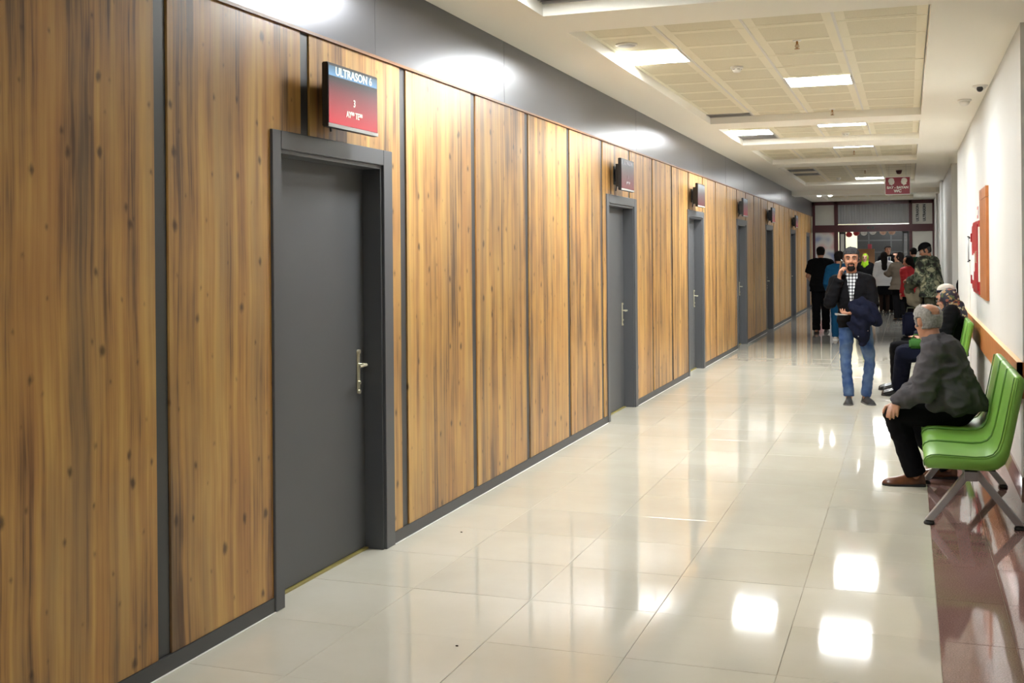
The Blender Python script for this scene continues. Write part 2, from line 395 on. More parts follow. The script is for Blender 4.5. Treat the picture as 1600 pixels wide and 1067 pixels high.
def ctile_mesh(w, d):
    bm = bmesh.new(); t = .012
    # frame of the tile: rim, middle rib and two slightly sunken perforated fields
    bx(bm, -w/2, w/2, -d/2, d/2, .004, t)
    e = .070*min(1, w/.6); r = .045*min(1, d/.6)
    bx(bm, -w/2, -w/2+e, -d/2, d/2, 0, .0045); bx(bm, w/2-e, w/2, -d/2, d/2, 0, .0045)
    for (a, b) in ((-d/2, -d/2+r), (d/2-r, d/2)): bx(bm, -w/2+e, w/2-e, a, b, 0, .0045)
    bx(bm, -w/2+e, w/2-e, -d/2+r, d/2-r, .0025, .0045, 1)
    me = bpy.data.meshes.new('ceiling_tile'); bm.to_mesh(me); bm.free(); me.materials.append(MT['ctile']); me.materials.append(MT['dirt']); return me
cm = {}
LAMPS = []   # (x0,x1,y0,y1)
special = {(8.815, 3): 'lamp', (10.665, 1+0): None}
rows0 = 8.20 - .617*24
TH = .617
def cell(xk, y):      # lamp cells by (column, row start)
    return (xk, round(y, 2))
LP = {(3, 24+1), (1, 24+4), (1, 24+10), (3, 24+11), (1, 24+15), (1, 24+28), (3, 24-4), (3, 24-14), (1, 24+38)}  # rearmost lamp, behind the camera, is unseen and added for the lighting
VT = {(3, 24+8): 1, (3, 24+12): 1, (3, 24+23): 1, (3, 24+25): 1, (3, 24-3): 1, (2, 24-3): 1}
PLAIN = {(3, 24), (1, 24+1)}
vents = []; lamps = []
for i in range(70):
    ya = rows0 + TH*i; yb = ya+TH
    for (ca, cb) in COF:
        a, b = max(ya, ca), min(yb, cb)
        if b-a < .05: continue
        for k in range(4):
            xb_, xa_ = CX[k], max(CX[k+1], XA-.03)
            if (k, i) in LP: lamps.append((xa_, xb_, a, b)); continue
            if (k, i) in VT: vents.append((xa_, xb_, a, b)); continue
            key = (round(xb_-xa_, 3), round(b-a, 3))
            if key not in cm: cm[key] = ctile_mesh(xb_-xa_-.006, b-a-.004)
            o = bpy.data.objects.new('ceiling_tile', cm[key]); COL.objects.link(o); o.parent = ceiling
            o.location = ((xa_+xb_)/2, (a+b)/2, ZT+rt.uniform(0, .003)); o.rotation_euler = (rt.gauss(0, .002), rt.gauss(0, .002), 0)
bm = bmesh.new()
for (a, b) in COF:
    for x in CX[1:4]: bx(bm, x-.010, x+.010, a, b, ZT-.004, ZT+.004)
obj('ceiling_grid', bm, MT['cgrid'], ceiling)

# ---- right wall and its neighbours
wr = box('wall_right', XR, XR+.35, 8.30, 18.62, 0, ZC+.02, MT['wallw']); tag(wr, 'cream painted wall behind the green benches', kind='structure')
bm = bmesh.new(); bx(bm, XR, XR+.35, 21.1, YE, 0, ZC+.02)
o = obj('wall_right_far', bm, MT['wallw']); tag(o, 'cream wall beyond the side passage', kind='structure')
bm = bmesh.new(); bx(bm, XR-.05, XR+.01, 26.0, 27.1, 0, ZC); bx(bm, XR-.05, XR+.01, 30.5, 31.0, 0, ZC)
o = obj('trim_4', bm, MT['wallw']); tag(o, 'shallow pilasters on the far right wall', kind='structure')
bm = bmesh.new(); bx(bm, 2.4, 2.6, 18.5, 21.2, 0, ZC+.02); bx(bm, XR+.35, 2.6, 18.4, 18.62, 0, ZC+.02); bx(bm, XR+.35, 2.6, 21.1, 21.3, 0, ZC+.02)
o = obj('wall_passage', bm, MT['yell']); tag(o, 'yellow walls of the side passage', kind='structure')
bm = bmesh.new(); bx(bm, 1.9, 2.1, YB, 8.5, 0, ZC+.02); bx(bm, XR+.35, 2.1, 8.30, 8.5, 0, ZC+.02)
o = obj('wall_niche', bm, MT['wallw']); tag(o, 'cream niche walls on the near right', kind='structure')
o = box('wall_back', XL-.3, 2.3, YB-.2, YB, 0, ZC+.02, MT['wallw']); tag(o, 'plain cream end wall', kind='structure')
bm = bmesh.new(); bx(bm, XR-.012, XR+.01, 8.29, 18.63, 0, .085); bx(bm, XR-.012, XR+.36, 8.288, 8.31, 0, .085)
o = obj('baseboard_right', bm, MT['ptile'], bevel=.002); tag(o, 'purple stone skirting under the cream wall', kind='structure')
# ================================================================== FIXTURES
def lamp_thing(x0, x1, y0, y1, label, group=None):
    t = empty('ceiling_light', ((x0+x1)/2, (y0+y1)/2, ZT)); tag(t, label, 'light', group)
    w, d = (x1-x0)/2-.004, (y1-y0)/2-.004
    bm = bmesh.new(); f = .016
    bx(bm, -w, w, -d, -d+f, -.004, .012); bx(bm, -w, w, d-f, d, -.004, .012); bx(bm, -w, -w+f, -d+f, d-f, -.004, .012); bx(bm, w-f, w, -d+f, d-f, -.004, .012)
    obj('frame', bm, MT['wplast'], t); box('diffuser', -w+f, w-f, -d+f, d-f, .001, .008, MT['lamp'], t); return t
ll = {}
lamps.sort(key=lambda q: (q[2], q[0]))
seen_lab = ['square ceiling light in the second bay beside the wood wall, round speaker next to it', 'square ceiling light in the middle of the second bay',
            'ceiling light in the third bay, middle column', 'ceiling light in the third bay beside the wood wall',
            'thin strip of light in the fourth bay', 'ceiling light just left of the toilet sign', 'ceiling light in the last bay by the glass partition', 'ceiling light in the last bay by the glass partition, middle']
ns = 0; nb = 0
hid = ['first', 'second', 'third', 'fourth', 'fifth', 'sixth', 'seventh', 'eighth']
for q in lamps:
    if q[2] > 7.2: lab = seen_lab[min(ns, 7)]; ns += 1; g = None
    else: lab = '%s unseen square ceiling light counted from the rear wall' % hid[nb]; nb += 1; g = None
    lamp_thing(*q, lab, g)
vl = ['grey air grille at the far end of the nearest full bay', 'grey air grille beside the light in the third bay', 'dark slotted vent in the fifth bay, nearer one', 'dark slotted vent in the fifth bay, farther one', 'grey air grille in the bay overhead at the top edge']
for i, q in enumerate(sorted(vents, key=lambda q: q[2])):
    x0, x1, y0, y1 = q
    lab = ('grey air grille at the top edge, corner one of the overhead bay' if x0 < -2.0 else 'grey air grille at the top edge, right of the corner one') if y0 < 7 else vl[max(0, min(i-2, 3))]
    t = empty('ceiling_vent', ((x0+x1)/2, (y0+y1)/2, ZT)); tag(t, lab, 'vent')
    w, d = (x1-x0)/2-.004, (y1-y0)/2-.004; bm = bmesh.new(); f = .02
    bx(bm, -w, w, -d, -d+f, -.004, .012); bx(bm, -w, w, d-f, d, -.004, .012); bx(bm, -w, -w+f, -d+f, d-f, -.004, .012); bx(bm, w-f, w, -d+f, d-f, -.004, .012)
    obj('frame', bm, MT['vent'], t)
    box('backing', -w+f, w-f, -d+f, d-f, .016, .02, MT['black'] if y0 > 20 else MT['vent'], t)
    n = max(3, int((2*d-2*f)/.05))
    for s in range(n):
        yy = -d+f+(s+.5)*(2*d-2*f)/n
        bm = bmesh.new(); bx(bm, -w+f, w-f, -.018, .018, -.001, .001); o = obj('slat', bm, MT['vent'], t); o.location = (0, yy, .006); o.rotation_euler = (.5, 0, 0)
# big grey fan-coil grille in the bay over the camera, and its white reveal
# ---- small ceiling devices
def lathe(bm, prof, n=20, mi=0, c=(0, 0, 0)):
    rings = []
    for r, z in prof:
        rings.append([bm.verts.new((c[0]+r*math.cos(2*math.pi*k/n), c[1]+r*math.sin(2*math.pi*k/n), c[2]+z)) for k in range(n)] if r > 1e-5 else [bm.verts.new((c[0], c[1], c[2]+z))])
    for a, b in zip(rings, rings[1:]):
        for k in range(n):
            k2 = (k+1) % n
            if len(a) == 1: vs = (a[0], b[k2], b[k])
            elif len(b) == 1: vs = (a[k], a[k2], b[0])
            else: vs = (a[k], a[k2], b[k2], b[k])
            try: bm.faces.new(vs).material_index = mi
            except ValueError: pass
    bmesh.ops.recalc_face_normals(bm, faces=bm.faces[:])
def smoke(x, y, label, z=ZT):
    t = empty('smoke_detector', (x, y, z)); tag(t, label, 'smoke detector')
    bm = bmesh.new(); lathe(bm, [(0, .004), (.055, .004), (.055, -.012), (.045, -.02), (0, -.02)]); smooth_by_angle(obj('base', bm, MT['wplast'], t))
    bm = bmesh.new(); lathe(bm, [(0, -.019), (.040, -.019), (.040, -.026), (.028, -.045), (0, -.048)]); smooth_by_angle(obj('sensor_head', bm, MT['wplast'], t))
    bm = bmesh.new()
    for k in range(6):
        a = k*math.pi/3; c, s = math.cos(a), math.sin(a)
        tube(bm, [(c*.0405-s*.012, s*.0405+c*.012, -.0225), (c*.0415, s*.0415, -.0225), (c*.0405+s*.012, s*.0405-c*.012, -.0225)], .0022, 5)
    obj('slot', bm, MT['black'], t)
smoke(-1.40, 9.88, 'white round smoke detector in the second bay')
smoke(-.79, 15.9, 'small smoke detector in the third bay')
smoke(-1.42, 25.4, 'small smoke detector in the fifth bay')
def sprinkler(x, y, label):
    t = empty('sprinkler', (x, y, ZT)); tag(t, label, 'sprinkler')
    bm = bmesh.new(); lathe(bm, [(0, .003), (.035, .003), (.03, -.006), (0, -.006)]); obj('rosette', bm, MT['wplast'], t)
    bm = bmesh.new(); tube(bm, [(0, 0, -.004), (0, 0, -.03)], .009, 8); tube(bm, [(.008, 0, -.03), (.014, 0, -.045), (0, 0, -.062), (-.014, 0, -.045), (-.008, 0, -.03)], .0028, 6)
    tube(bm, [(0, 0, -.03), (0, 0, -.058)], .003, 6); lathe(bm, [(0, -.062), (.02, -.062), (.02, -.066), (0, -.066)], 12); obj('nozzle', bm, MT['sprk'], t)
MT['sprk'] = mat('brass_sprinkler', (0.35, 0.18, 0.06), .4, metal=.7)
sprinkler(-.79, 8.82, 'brass sprinkler head in the second bay, nearer the camera'); sprinkler(-.80, 13.2, 'brass sprinkler head in the second bay, at its far end')
sprinkler(-.80, 18.66, 'sprinkler head in the fourth bay'); sprinkler(-.79, 23.2, 'sprinkler head in the fifth bay')
t = empty('ceiling_speaker', (-2.05, 8.50, ZT)); tag(t, 'flat round speaker beside the nearest ceiling light', 'speaker')
bm = bmesh.new(); lathe(bm, [(0, .004), (.085, .004), (.085, -.004), (.075, -.008), (0, -.009)]); obj('rim', bm, MT['wplast'], t)
bm = bmesh.new(); lathe(bm, [(0, -.008), (.068, -.009), (.06, -.012), (0, -.013)]); obj('grille', bm, MT['vent'], t)
def dome(x, y, label, lens):
    t = empty('security_camera' if lens else 'motion_sensor', (x, y, ZC)); tag(t, label, 'camera' if lens else 'sensor')
    bm = bmesh.new(); lathe(bm, [(0, .002), (.068, .002), (.068, -.012), (.060, -.020), (0, -.020)]); smooth_by_angle(obj('base', bm, MT['wplast'], t))
    bm = bmesh.new(); lathe(bm, [(0, -.018), (.052, -.019), (.047, -.040), (.032, -.056), (.012, -.063), (0, -.064)]); obj('dome', bm, MT['wplast'], t, smooth=True)
    if lens:
        bm = bmesh.new(); bmesh.ops.create_uvsphere(bm, u_segments=14, v_segments=10, radius=.030, matrix=Matrix.Translation((-.004, -.034, -.036))); obj('lens', bm, MT['black'], t, smooth=True)
dome(.645, 11.3, 'white dome security camera with a black lens above the red cabinet', True)
dome(.555, 12.3, 'plain white dome sensor beside the security camera', False)
t = empty('alarm_beacon', (-.16, 23.6, ZT)); tag(t, 'small red alarm beacon above the toilet sign', 'alarm')
bm = bmesh.new(); lathe(bm, [(0, 0), (.06, 0), (.06, -.02), (0, -.02)]); obj('base', bm, MT['maroon'], t)
bm = bmesh.new(); lathe(bm, [(0, -.02), (.058, -.02), (.045, -.06), (.03, -.075), (0, -.078)]); obj('lens', bm, MT['maroon'], t, smooth=True)
for i, x in enumerate((-2.10, -1.83)):
    t = empty('downlight', (x, 29.1, 3.0595)); tag(t, ('left' if i == 0 else 'right') + ' one of two small round downlights before the glass partition', 'light')
    bm = bmesh.new(); lathe(bm, [(.045, .001), (.065, .001), (.065, -.010), (.045, -.010)]); obj('ring', bm, MT['wplast'], t)
    bm = bmesh.new(); lathe(bm, [(0, -.004), (.046, -.004), (.046, -.014), (.03, -.024), (0, -.028)]); obj('bulb', bm, MT['lamp'], t)

# ---- display screens above the doors
def lerp3(a, b, t): return tuple(a[i]*(1-t)+b[i]*t for i in range(3))
def screen_mat(name, top, bot, strength):
    m = bpy.data.materials.new(name); m.use_nodes = True; nt = m.node_tree; b = nt.nodes['Principled BSDF']
    b.inputs['Base Color'].default_value = (.01, .01, .01, 1); b.inputs['Roughness'].default_value = .25
    tc = N(nt, 'ShaderNodeTexCoord'); sp = N(nt, 'ShaderNodeSeparateXYZ'); nt.links.new(tc.outputs['Generated'], sp.inputs[0])
    r = N(nt, 'ShaderNodeValToRGB'); r.color_ramp.elements[0].color = (*bot, 1); r.color_ramp.elements[1].color = (*top, 1)
    r.color_ramp.elements[0].position = .05; r.color_ramp.elements[1].position = .95; nt.links.new(sp.outputs[2], r.inputs['Fac'])
    nt.links.new(r.outputs[0], b.inputs['Emission Color']); b.inputs['Emission Strength'].default_value = strength; return m
MT['scr'] = screen_mat('screen_red', (.045, .05, .06), (.62, .035, .055), .22)
MT['hdr'] = screen_mat('screen_blue', (.12, .20, .27), (.20, .42, .68), .22)
MT['scr2'] = screen_mat('screen_dim_red', (.055, .06, .07), (.30, .045, .055), .15)
MT['hdr2'] = screen_mat('screen_dim_blue', (.16, .2, .23), (.16, .2, .24), .15)
MT['let1'] = mat('screen_letters', (.35, .36, .28), .5, emit=((.72, .76, .62), .2)); MT['let2'] = mat('screen_letters_dim', (.15, .14, .14), .5, emit=((.5, .45, .45), .1))
def screen(yc, label, lit, header, lines, zc=2.405, w=.535, h=.312):
    t = empty('display_screen', (XL, yc, zc)); tag(t, label, 'screen', 'call screens above the examination room doors')
    x1 = .125; x0 = .092
    bm = bmesh.new(); bx(bm, x0, x1, -w/2, w/2, -h/2, h/2); bmesh.ops.bevel(bm, geom=bm.edges[:], offset=.004, segments=2, affect='EDGES')
    obj('housing', bm, MT['black'], t)
    bm = bmesh.new(); bx(bm, .045, x0, -w/2+.09, w/2-.09, -h/2+.04, h/2-.05); bx(bm, .0, .05, -.05, .05, -.06, .06)
    bx(bm, -.001, .008, -.09, .09, -.09, .09); tube(bm, [(.03, -.06, .1), (.035, -.12, .02), (.03, -.08, -.10), (.01, -.03, -.15)], .006, 6)
    obj('wall_bracket', bm, MT['black'], t)
    s = box('display_panel', x1-.001, x1+.0012, -w/2+.009, w/2-.009, -h/2+.020, h/2-.062, MT['scr' if lit else 'scr2'], t)
    hd = box('header_bar', x1-.001, x1+.0012, -w/2+.009, w/2-.009, h/2-.0615, h/2-.014, MT['hdr' if lit else 'hdr2'], t)
    box('bottom_bezel', x1-.001, x1+.003, -w/2+.002, w/2-.002, -h/2+.001, -h/2+.018, MT['vent'], t)
    rot = (math.pi/2, 0, math.pi/2); lm = MT['let1' if lit else 'let2']
    if header: textmesh('lettering', header, .058, lm, t, (x1+.003, .0, h/2-.038), rot, 1.14, bold=.0008)
    for (tx, z, s_) in lines: textmesh('lettering', tx, s_, lm, t, (x1+.003, 0, z), rot, .9, bold=.0006)
    return t
sc_lab = ['lit screen reading ULTRASON 6 above the nearest charcoal door', 'dim screen above the second charcoal door', 'dim screen above the third charcoal door',
          'dim screen above the fourth charcoal door', 'dim screen above the fifth charcoal door', 'dim screen above the sixth charcoal door']
for i, (a, b) in enumerate(DOORS[:6]):
    yc = [5.035, 10.86, 15.05, 19.40, 23.66, 28.81][i]
    screen(yc, sc_lab[i], i == 0, 'ULTRASON 6' if i == 0 else ('ULTRASON' if i == 1 else ''), [('3', -.018, .050), ('AY** TE**', -.078, .044)] if i == 0 else [('3', -.02, .045), ('AY** TE**', -.08, .04)] if i == 1 else [('----', -.09, .03)] if False else [])

# ---- hanging toilet sign
MT['signw'] = mat('sign_white', (.95, .95, .93), .5)
t = empty('hanging_sign', (-.175, 22.0, 2.855)); tag(t, 'maroon hanging toilet sign reading BAY - BAYAN WC with two head outlines', 'sign')
bm = bmesh.new(); prism(bm, [(-.23, -.15), (-.21, -.17), (.21, -.17), (.23, -.15), (.23, .15), (.21, .17), (-.21, .17), (-.23, .15)], 'y', -.008, .008); obj('border', bm, MT['signw'], t)
box('board', -.214, .214, -.011, .011, -.154, .156, MT['signred'], t)
head = [(-.035, .045), (-.052, .07), (-.055, .10), (-.043, .128), (-.015, .143), (.018, .143), (.042, .128), (.050, .10), (.052, .085), (.060, .066), (.050, .060), (.050, .042), (.040, .030), (.022, .028), (.018, 0.002), (-.018, .018), (-.045, .030)]
for s, cx in ((1, -.11), (-1, .115)):
    bm = bmesh.new(); prism(bm, [(cx+s*p[0], p[1]) for p in head], 'y', -.0125, -.0105); bmesh.ops.triangulate(bm, faces=bm.faces[:]); obj('pictogram', bm, MT['signw'], t)
rot = (math.pi/2, 0, 0)
textmesh('lettering', 'BAY - BAYAN', .062, MT['signw'], t, (0, -.0125, -.035), rot, 1.02, bold=.003); textmesh('lettering', 'WC', .072, MT['signw'], t, (0, -.0125, -.100), rot, 1.05, bold=.004)
bm = bmesh.new()
for x in (-.15, .15): tube(bm, [(x, 0, .165), (x, 0, ZT-2.855)], .002, 6)
obj('wire', bm, MT['alu'], t)

# ---- on the right wall
t = empty('wall_rail', (XR, 0, 0)); tag(t, 'long orange-brown wooden bumper rail behind the benches', 'rail')
bm = bmesh.new(); bx(bm, -.040, -.005, 8.262, 18.6, .625, .868); obj('board', bm, MT['rail'], t, bevel=.004)
bm = bmesh.new(); bx(bm, -.040, 1.1, 8.262, 8.295, .625, .868); obj('return_board', bm, MT['raildark'] if 'raildark' in MT else MT['rail'], t, bevel=.004)
bm = bmesh.new(); bx(bm, -.0405, -.003, 8.27, 18.6, .868, .872); obj('top_edge', bm, MT['raild'], t)
bm = bmesh.new()
for yy in (9.2, 10.6, 12.0, 13.4, 14.8, 16.2, 17.6): bx(bm, -.006, .002, yy, yy+.06, .66, .83)
obj('wall_block', bm, MT['rail'], t)
t = empty('wall_panel', (XR, 0, 0)); tag(t, 'tall narrow orange wooden panel fixed beside the red cabinet', 'panel')
bm = bmesh.new(); bx(bm, -.026, 0, 11.56, 12.56, 1.15, 2.14); obj('board', bm, MT['rail2'] if 'rail2' in MT else MT['railo'] if 'railo' in MT else MT['rail'], t, bevel=.004)
bm = bmesh.new(); bx(bm, -.028, 0, 11.56, 12.56, 2.145, 2.25); obj('header_board', bm, MT['rail'], t, bevel=.004)
t = empty('fire_cabinet', (XR, 0, 0)); tag(t, 'red fire hose cabinet on the cream wall with white print', 'fire cabinet')
bm = bmesh.new(); bx(bm, -.02, -.001, 12.84, 14.0, 1.16, 1.95); obj('body', bm, MT['red'], t, bevel=.004)
bm = bmesh.new(); bx(bm, -.034, -.021, 12.90, 13.94, 1.20, 1.91); dr = obj('cabinet_door', bm, MT['red'], t, bevel=.004)
bm = bmesh.new(); bx(bm, -.037, -.0345, 13.35, 13.55, 1.40, 1.60); bx(bm, -.037, -.0345, 13.58, 13.86, 1.30, 1.58); obj('printed_label', bm, MT['paperw'], dr)
for z in (1.30, 1.78): box('hinge', -.044, -.02, 13.95, 14.06, z-.05, z+.05, MT['red'], t)
tube_bm = bmesh.new(); tube(tube_bm, [(-.034, 12.97, 1.5), (-.044, 12.97, 1.5), (-.044, 12.97, 1.62), (-.034, 12.97, 1.62)], .006, 8); obj('handle', tube_bm, MT['chrome'], dr)
box('edge_strip', -.030, 0, 12.72, 12.80, 1.30, 1.88, MT['wplast'], t)
t = empty('notice_sticker', (XR, 13.34, 2.05)); tag(t, 'small pale red notice above the fire cabinet', 'notice'); 
box('sheet', -.003, 0, -.1, .1, -.065, .065, mat('pale_red', (.55, .16, .14), .5), t); box('print_block', -.004, -.002, -.07, .07, -.03, .03, MT['paperw'], t)
t = empty('pull_handle', (XR, 14.98, 1.65)); tag(t, 'slim upright metal handle on the cream wall left of the red cabinet', 'handle')
bm = bmesh.new(); tube(bm, [(-.022, 0, -.15), (-.022, 0, .15)], .010, 10); obj('grip', bm, MT['alu'], t, smooth=True)
bm = bmesh.new()
for z in (-.14, .14): tube(bm, [(0, 0, z), (-.022, 0, z)], .010, 8)
for z in (-.155, .155): tube(bm, [(-.022, 0, z-.006), (-.022, 0, z+.006)], .014, 10)
obj('mount', bm, MT['black'], t)
t = empty('cable_duct', (XR, 14.98, 0)); tag(t, 'thin pale cable duct running down from the metal handle', 'duct')
box('channel', -.014, 0, -.02, .02, .088, 1.49, MT['wplast'], t); box('cap', -.016, 0, -.022, .022, 1.49, 1.50, MT['wplast'], t)

# ---- green benches
SP = [(.100, .356), (.42, .354), (.475, .366), (.515, .398), (.538, .45), (.562, .56), (.590, .70), (.624, .868), (.620, .888), (.600, .905), (.580, .908), (.568, .898),
      (.545, .78), (.518, .64), (.498, .545), (.478, .486), (.450, .455), (.415, .440), (.36, .434), (.25, .437), (.16, .440), (.115, .436), (.088, .422), (.076, .400), (.080, .372)]
def make_bench():
    t = empty('bench', (0, 0, 0)); W = .518
    for k in range(3):
        y0 = k*.53+.004; bm = bmesh.new(); n = len(SP)
        # rounded slab: side outline shrinks a little at both ends
        cen = Vector((.40, .50)); rings = []
        for (yy, s) in ((0, .022), (.006, .010), (.018, .002), (.035, 0), (W-.035, 0), (W-.018, .002), (W-.006, .010), (W, .022)):
            ring = []
            for i in range(n):
                a, p, b = Vector(SP[i-1]), Vector(SP[i]), Vector(SP[(i+1) % n]); d = (b-a).normalized(); nn = Vector((-d.y, d.x))
                q = p + nn*s; ring.append(bm.verts.new((q.x, y0+yy, q.y)))
            rings.append(ring)
        for a, b in zip(rings, rings[1:]):
            for i in range(n): bm.faces.new((a[i], a[(i+1) % n], b[(i+1) % n], b[i]))
        bm.faces.new(rings[0][::-1]); bm.faces.new(rings[-1]); bmesh.ops.recalc_face_normals(bm, faces=bm.faces[:])
        s = obj('seat', bm, MT['green'], t, smooth=True); smooth_by_angle(s, 1.2)
        for yy in (.004, W-.004):
            bm = bmesh.new()
            tube(bm, [(SP[i][0]-(.004 if i < 16 else 0)+(0), y0+yy, SP[i][1]+.0015) for i in range(11, 25)], .0042, 6)
            obj('piping', bm, MT['greend'], s, smooth=True)
    bm = bmesh.new(); bx(bm, .30, .37, .06, 1.53, .285, .340); obj('beam', bm, MT['steel'], t, bevel=.004)
    bm = bmesh.new()
    for k in range(3): 
        for dy in (.12, .38): bx(bm, .16, .47, k*.53+dy, k*.53+dy+.03, .338, .358)
    obj('seat_bracket', bm, MT['black'], t)
    for y in (.16, 1.40):
        for s, xf in ((-1, .105), (1, .600)):
            bm = bmesh.new(); xa = .345
            q = .030 if s > 0 else -.030
            pts = [(xa-.026, .345), (xa+.026, .345), (xf+.026, .024), (xf-.026, .024)]
            prism(bm, pts, 'y', y-.022, y+.022); bmesh.ops.bevel(bm, geom=bm.edges[:], offset=.004, segments=1, affect='EDGES')
            l = obj('leg', bm, MT['alu'], t)
            bm = bmesh.new(); lathe(bm, [(0, 0), (.030, 0), (.032, .008), (.026, .018), (.012, .020), (.012, .028), (0, .028)], 16, c=(xf, y, 0)); obj('foot_pad', bm, MT['rubber'], l, smooth=True)
    return t
b0 = make_bench(); b0.location = (0, 6.955, 0); tag(b0, 'three-seat green bench nearest the camera, an old man on its far seat', 'bench', 'green benches along the cream wall')
b1 = copy_tree(b0); b1.location = (0, 12.22, 0); tag(b1, 'green bench farther along, under the woman in the floral headscarf', 'bench', 'green benches along the cream wall')

# ---- maroon glass partition and the lobby behind it
MT['glass'] = mat('pane_glass', (.9, .9, .9), .03, spec=.5, alpha=.10)
def blotch(name):
    m = bpy.data.materials.new(name); m.use_nodes = True; nt = m.node_tree; L = nt.links.new; b = nt.nodes['Principled BSDF']; b.inputs['Roughness'].default_value = .15
    tc = N(nt, 'ShaderNodeTexCoord'); n = N(nt, 'ShaderNodeTexNoise'); n.inputs['Scale'].default_value = 2.1; n.inputs['Detail'].default_value = 1; L(tc.outputs['Object'], n.inputs['Vector'])
    r = N(nt, 'ShaderNodeValToRGB'); c = r.color_ramp; c.elements[0].position = .30; c.elements[0].color = (.22, .26, .42, 1); c.elements[1].position = .70; c.elements[1].color = (.56, .22, .24, 1)
    for p, k in ((.42, (.50, .50, .52)), (.50, (.56, .55, .52)), (.58, (.58, .44, .42))): e = c.elements.new(p); e.color = (*k, 1)
    L(n.outputs['Fac'], r.inputs['Fac']); L(r.outputs[0], b.inputs['Base Color']); return m
MT['film'] = blotch('coloured_window_film')
MT['filmw'] = mat('frosted_film', (.55, .54, .48), .2, var=(1.5, (.48, .46, .42)))
YG = 35.2; t = empty('window_1', (0, YG, 0)); tag(t, 'maroon framed glass partition across the end of the corridor', kind='structure')
def mem(x0, x1, z0, z1, n='mullion', d=.05): bm = bmesh.new(); bx(bm, x0, x1, -d, d, z0, z1); return obj(n, bm, MT['maroon'], t, bevel=.004)
mem(XL, -2.66, 0, 3.16); mem(.68, .79, 0, 3.16); mem(-2.10, -1.99, 0, 3.16); mem(.03, .12, 0, 3.16); mem(XL, .79, 3.06, 3.165, 'top_rail'); mem(XL, .79, 2.24, 2.45, 'transom', .07)
mem(-2.66, -2.10, 0, .10, 'bottom_rail'); mem(.12, .68, 0, .10, 'bottom_rail')
for i, (x0, x1, z0, z1, mk) in enumerate(((-2.66, -2.10, 2.45, 3.06, 'filmw'), (-1.99, .03, 2.45, 3.06, 'glass'), (.12, .68, 2.45, 3.06, 'filmw'), (-2.66, -2.10, .10, 2.24, 'film'), (.12, .68, .10, 2.24, 'filmw'))):
    box('pane', x0, x1, -.006, .006, z0, z1, MT[mk], t)
# sliding door leaves standing open
for k, (x0, x1) in enumerate(((-1.97, -1.78), (-.16, .02))):
    d = empty('sliding_door_%d' % (k+1), (0, YG+.11, 0)); d.name = 'door_%d' % (8+k); tag(d, 'open sliding glass door leaf, %s of the gateway' % ('left' if k == 0 else 'right'), kind='structure')
    bm = bmesh.new(); bx(bm, x0, x0+.04, -.02, .02, 0, 2.24); bx(bm, x1-.04, x1, -.02, .02, 0, 2.24); bx(bm, x0+.04, x1-.04, -.02, .02, 0, .06); bx(bm, x0+.04, x1-.04, -.02, .02, 2.18, 2.24); obj('leaf_frame', bm, MT['black'], d)
    box('pane', x0+.04, x1-.04, -.004, .004, .06, 2.18, MT['filmw'] if k == 0 else MT['glass'], d)
t2 = empty('roller_blind', (0, YG+.16, 0)); tag(t2, 'pleated grey blind hanging behind the upper glass', 'blind')
bm = bmesh.new(); n = 70; pr = []
for i in range(n+1): pr.append((-2.45+2.75*i/n, .018*(i % 2)))
vs = [[bm.verts.new((x, y, z)) for (x, y) in pr] for z in (2.50, 3.12)]
for i in range(n): bm.faces.new((vs[0][i], vs[0][i+1], vs[1][i+1], vs[1][i]))
obj('pleated_sheet', bm, MT['bottle'], t2); box('bottom_bar', -2.45, .30, -.01, .03, 2.48, 2.50, MT['film'], t2)
t = empty('door_sensor', (-1.05, YG-.08, 2.36)); tag(t, 'small black motion sensor over the sliding doorway', 'sensor'); bm = bmesh.new(); bx(bm, -.10, .10, -.04, .005, -.035, .035); obj('body', bm, MT['black'], t, bevel=.01); bm = bmesh.new(); bx(bm, -.04, .04, -.045, -.04, -.02, .02); obj('lens', bm, MT['maroon'], t)
# vertical notice strips on the right upper pane
t = empty('window_notice', (0, YG-.008, 0)); tag(t, 'two dark vertical lettering strips on the upper right pane', 'notice')
for x in (.27, .46):
    box('strip', x-.05, x+.05, -.001, .002, 2.52, 3.03, MT['vent'], t)
    textmesh('lettering', 'ULTRASON', .10, MT['black'], t, (x, -.003, 2.78), (math.pi/2, -math.pi/2, 0), .98, bold=.004)
# lobby
bm = bmesh.new(); bx(bm, -9, 7, 50, 50.2, 0, 4.2); bx(bm, -9.2, -9, YG, 50, 0, 4.2); bx(bm, 7, 7.2, YG, 50, 0, 4.2); bx(bm, -9, XL, YG-.05, YG+.1, 0, 4.2); bx(bm, .79, 7, YG-.05, YG+.1, 0, 4.2); bx(bm, XL, .79, YG-.05, YG+.1, 3.165, 4.2)
o = obj('wall_lobby', bm, MT['yell']); tag(o, 'yellow walls of the lobby beyond the partition', kind='structure')
bm = bmesh.new(); bx(bm, -9, 7, YG, 50, 3.15, 3.25); o = obj('ceiling_lobby', bm, MT['ceil']); tag(o, 'lobby ceiling beyond the partition', kind='structure')
bm = bmesh.new(); bx(bm, -2.35, -1.60, 38.5, 39.1, 0, 3.15); o = obj('pillar', bm, MT['yell']); tag(o, 'yellow pillar in the lobby', kind='structure')
bm = bmesh.new(); bx(bm, -2.2, 1.5, 41.0, 41.3, 2.35, 3.15); o = obj('trim_5', bm, MT['ceil']); tag(o, 'cream beam crossing the lobby', kind='structure')
t = empty('window_2', (0, 49.9, 0)); tag(t, 'dark gridded night window at the back of the lobby', kind='structure')
bm = bmesh.new(); bx(bm, -3.4, 2.0, 0, .05, .9, 2.6); obj('pane', bm, MT['black'], t)
bm = bmesh.new()
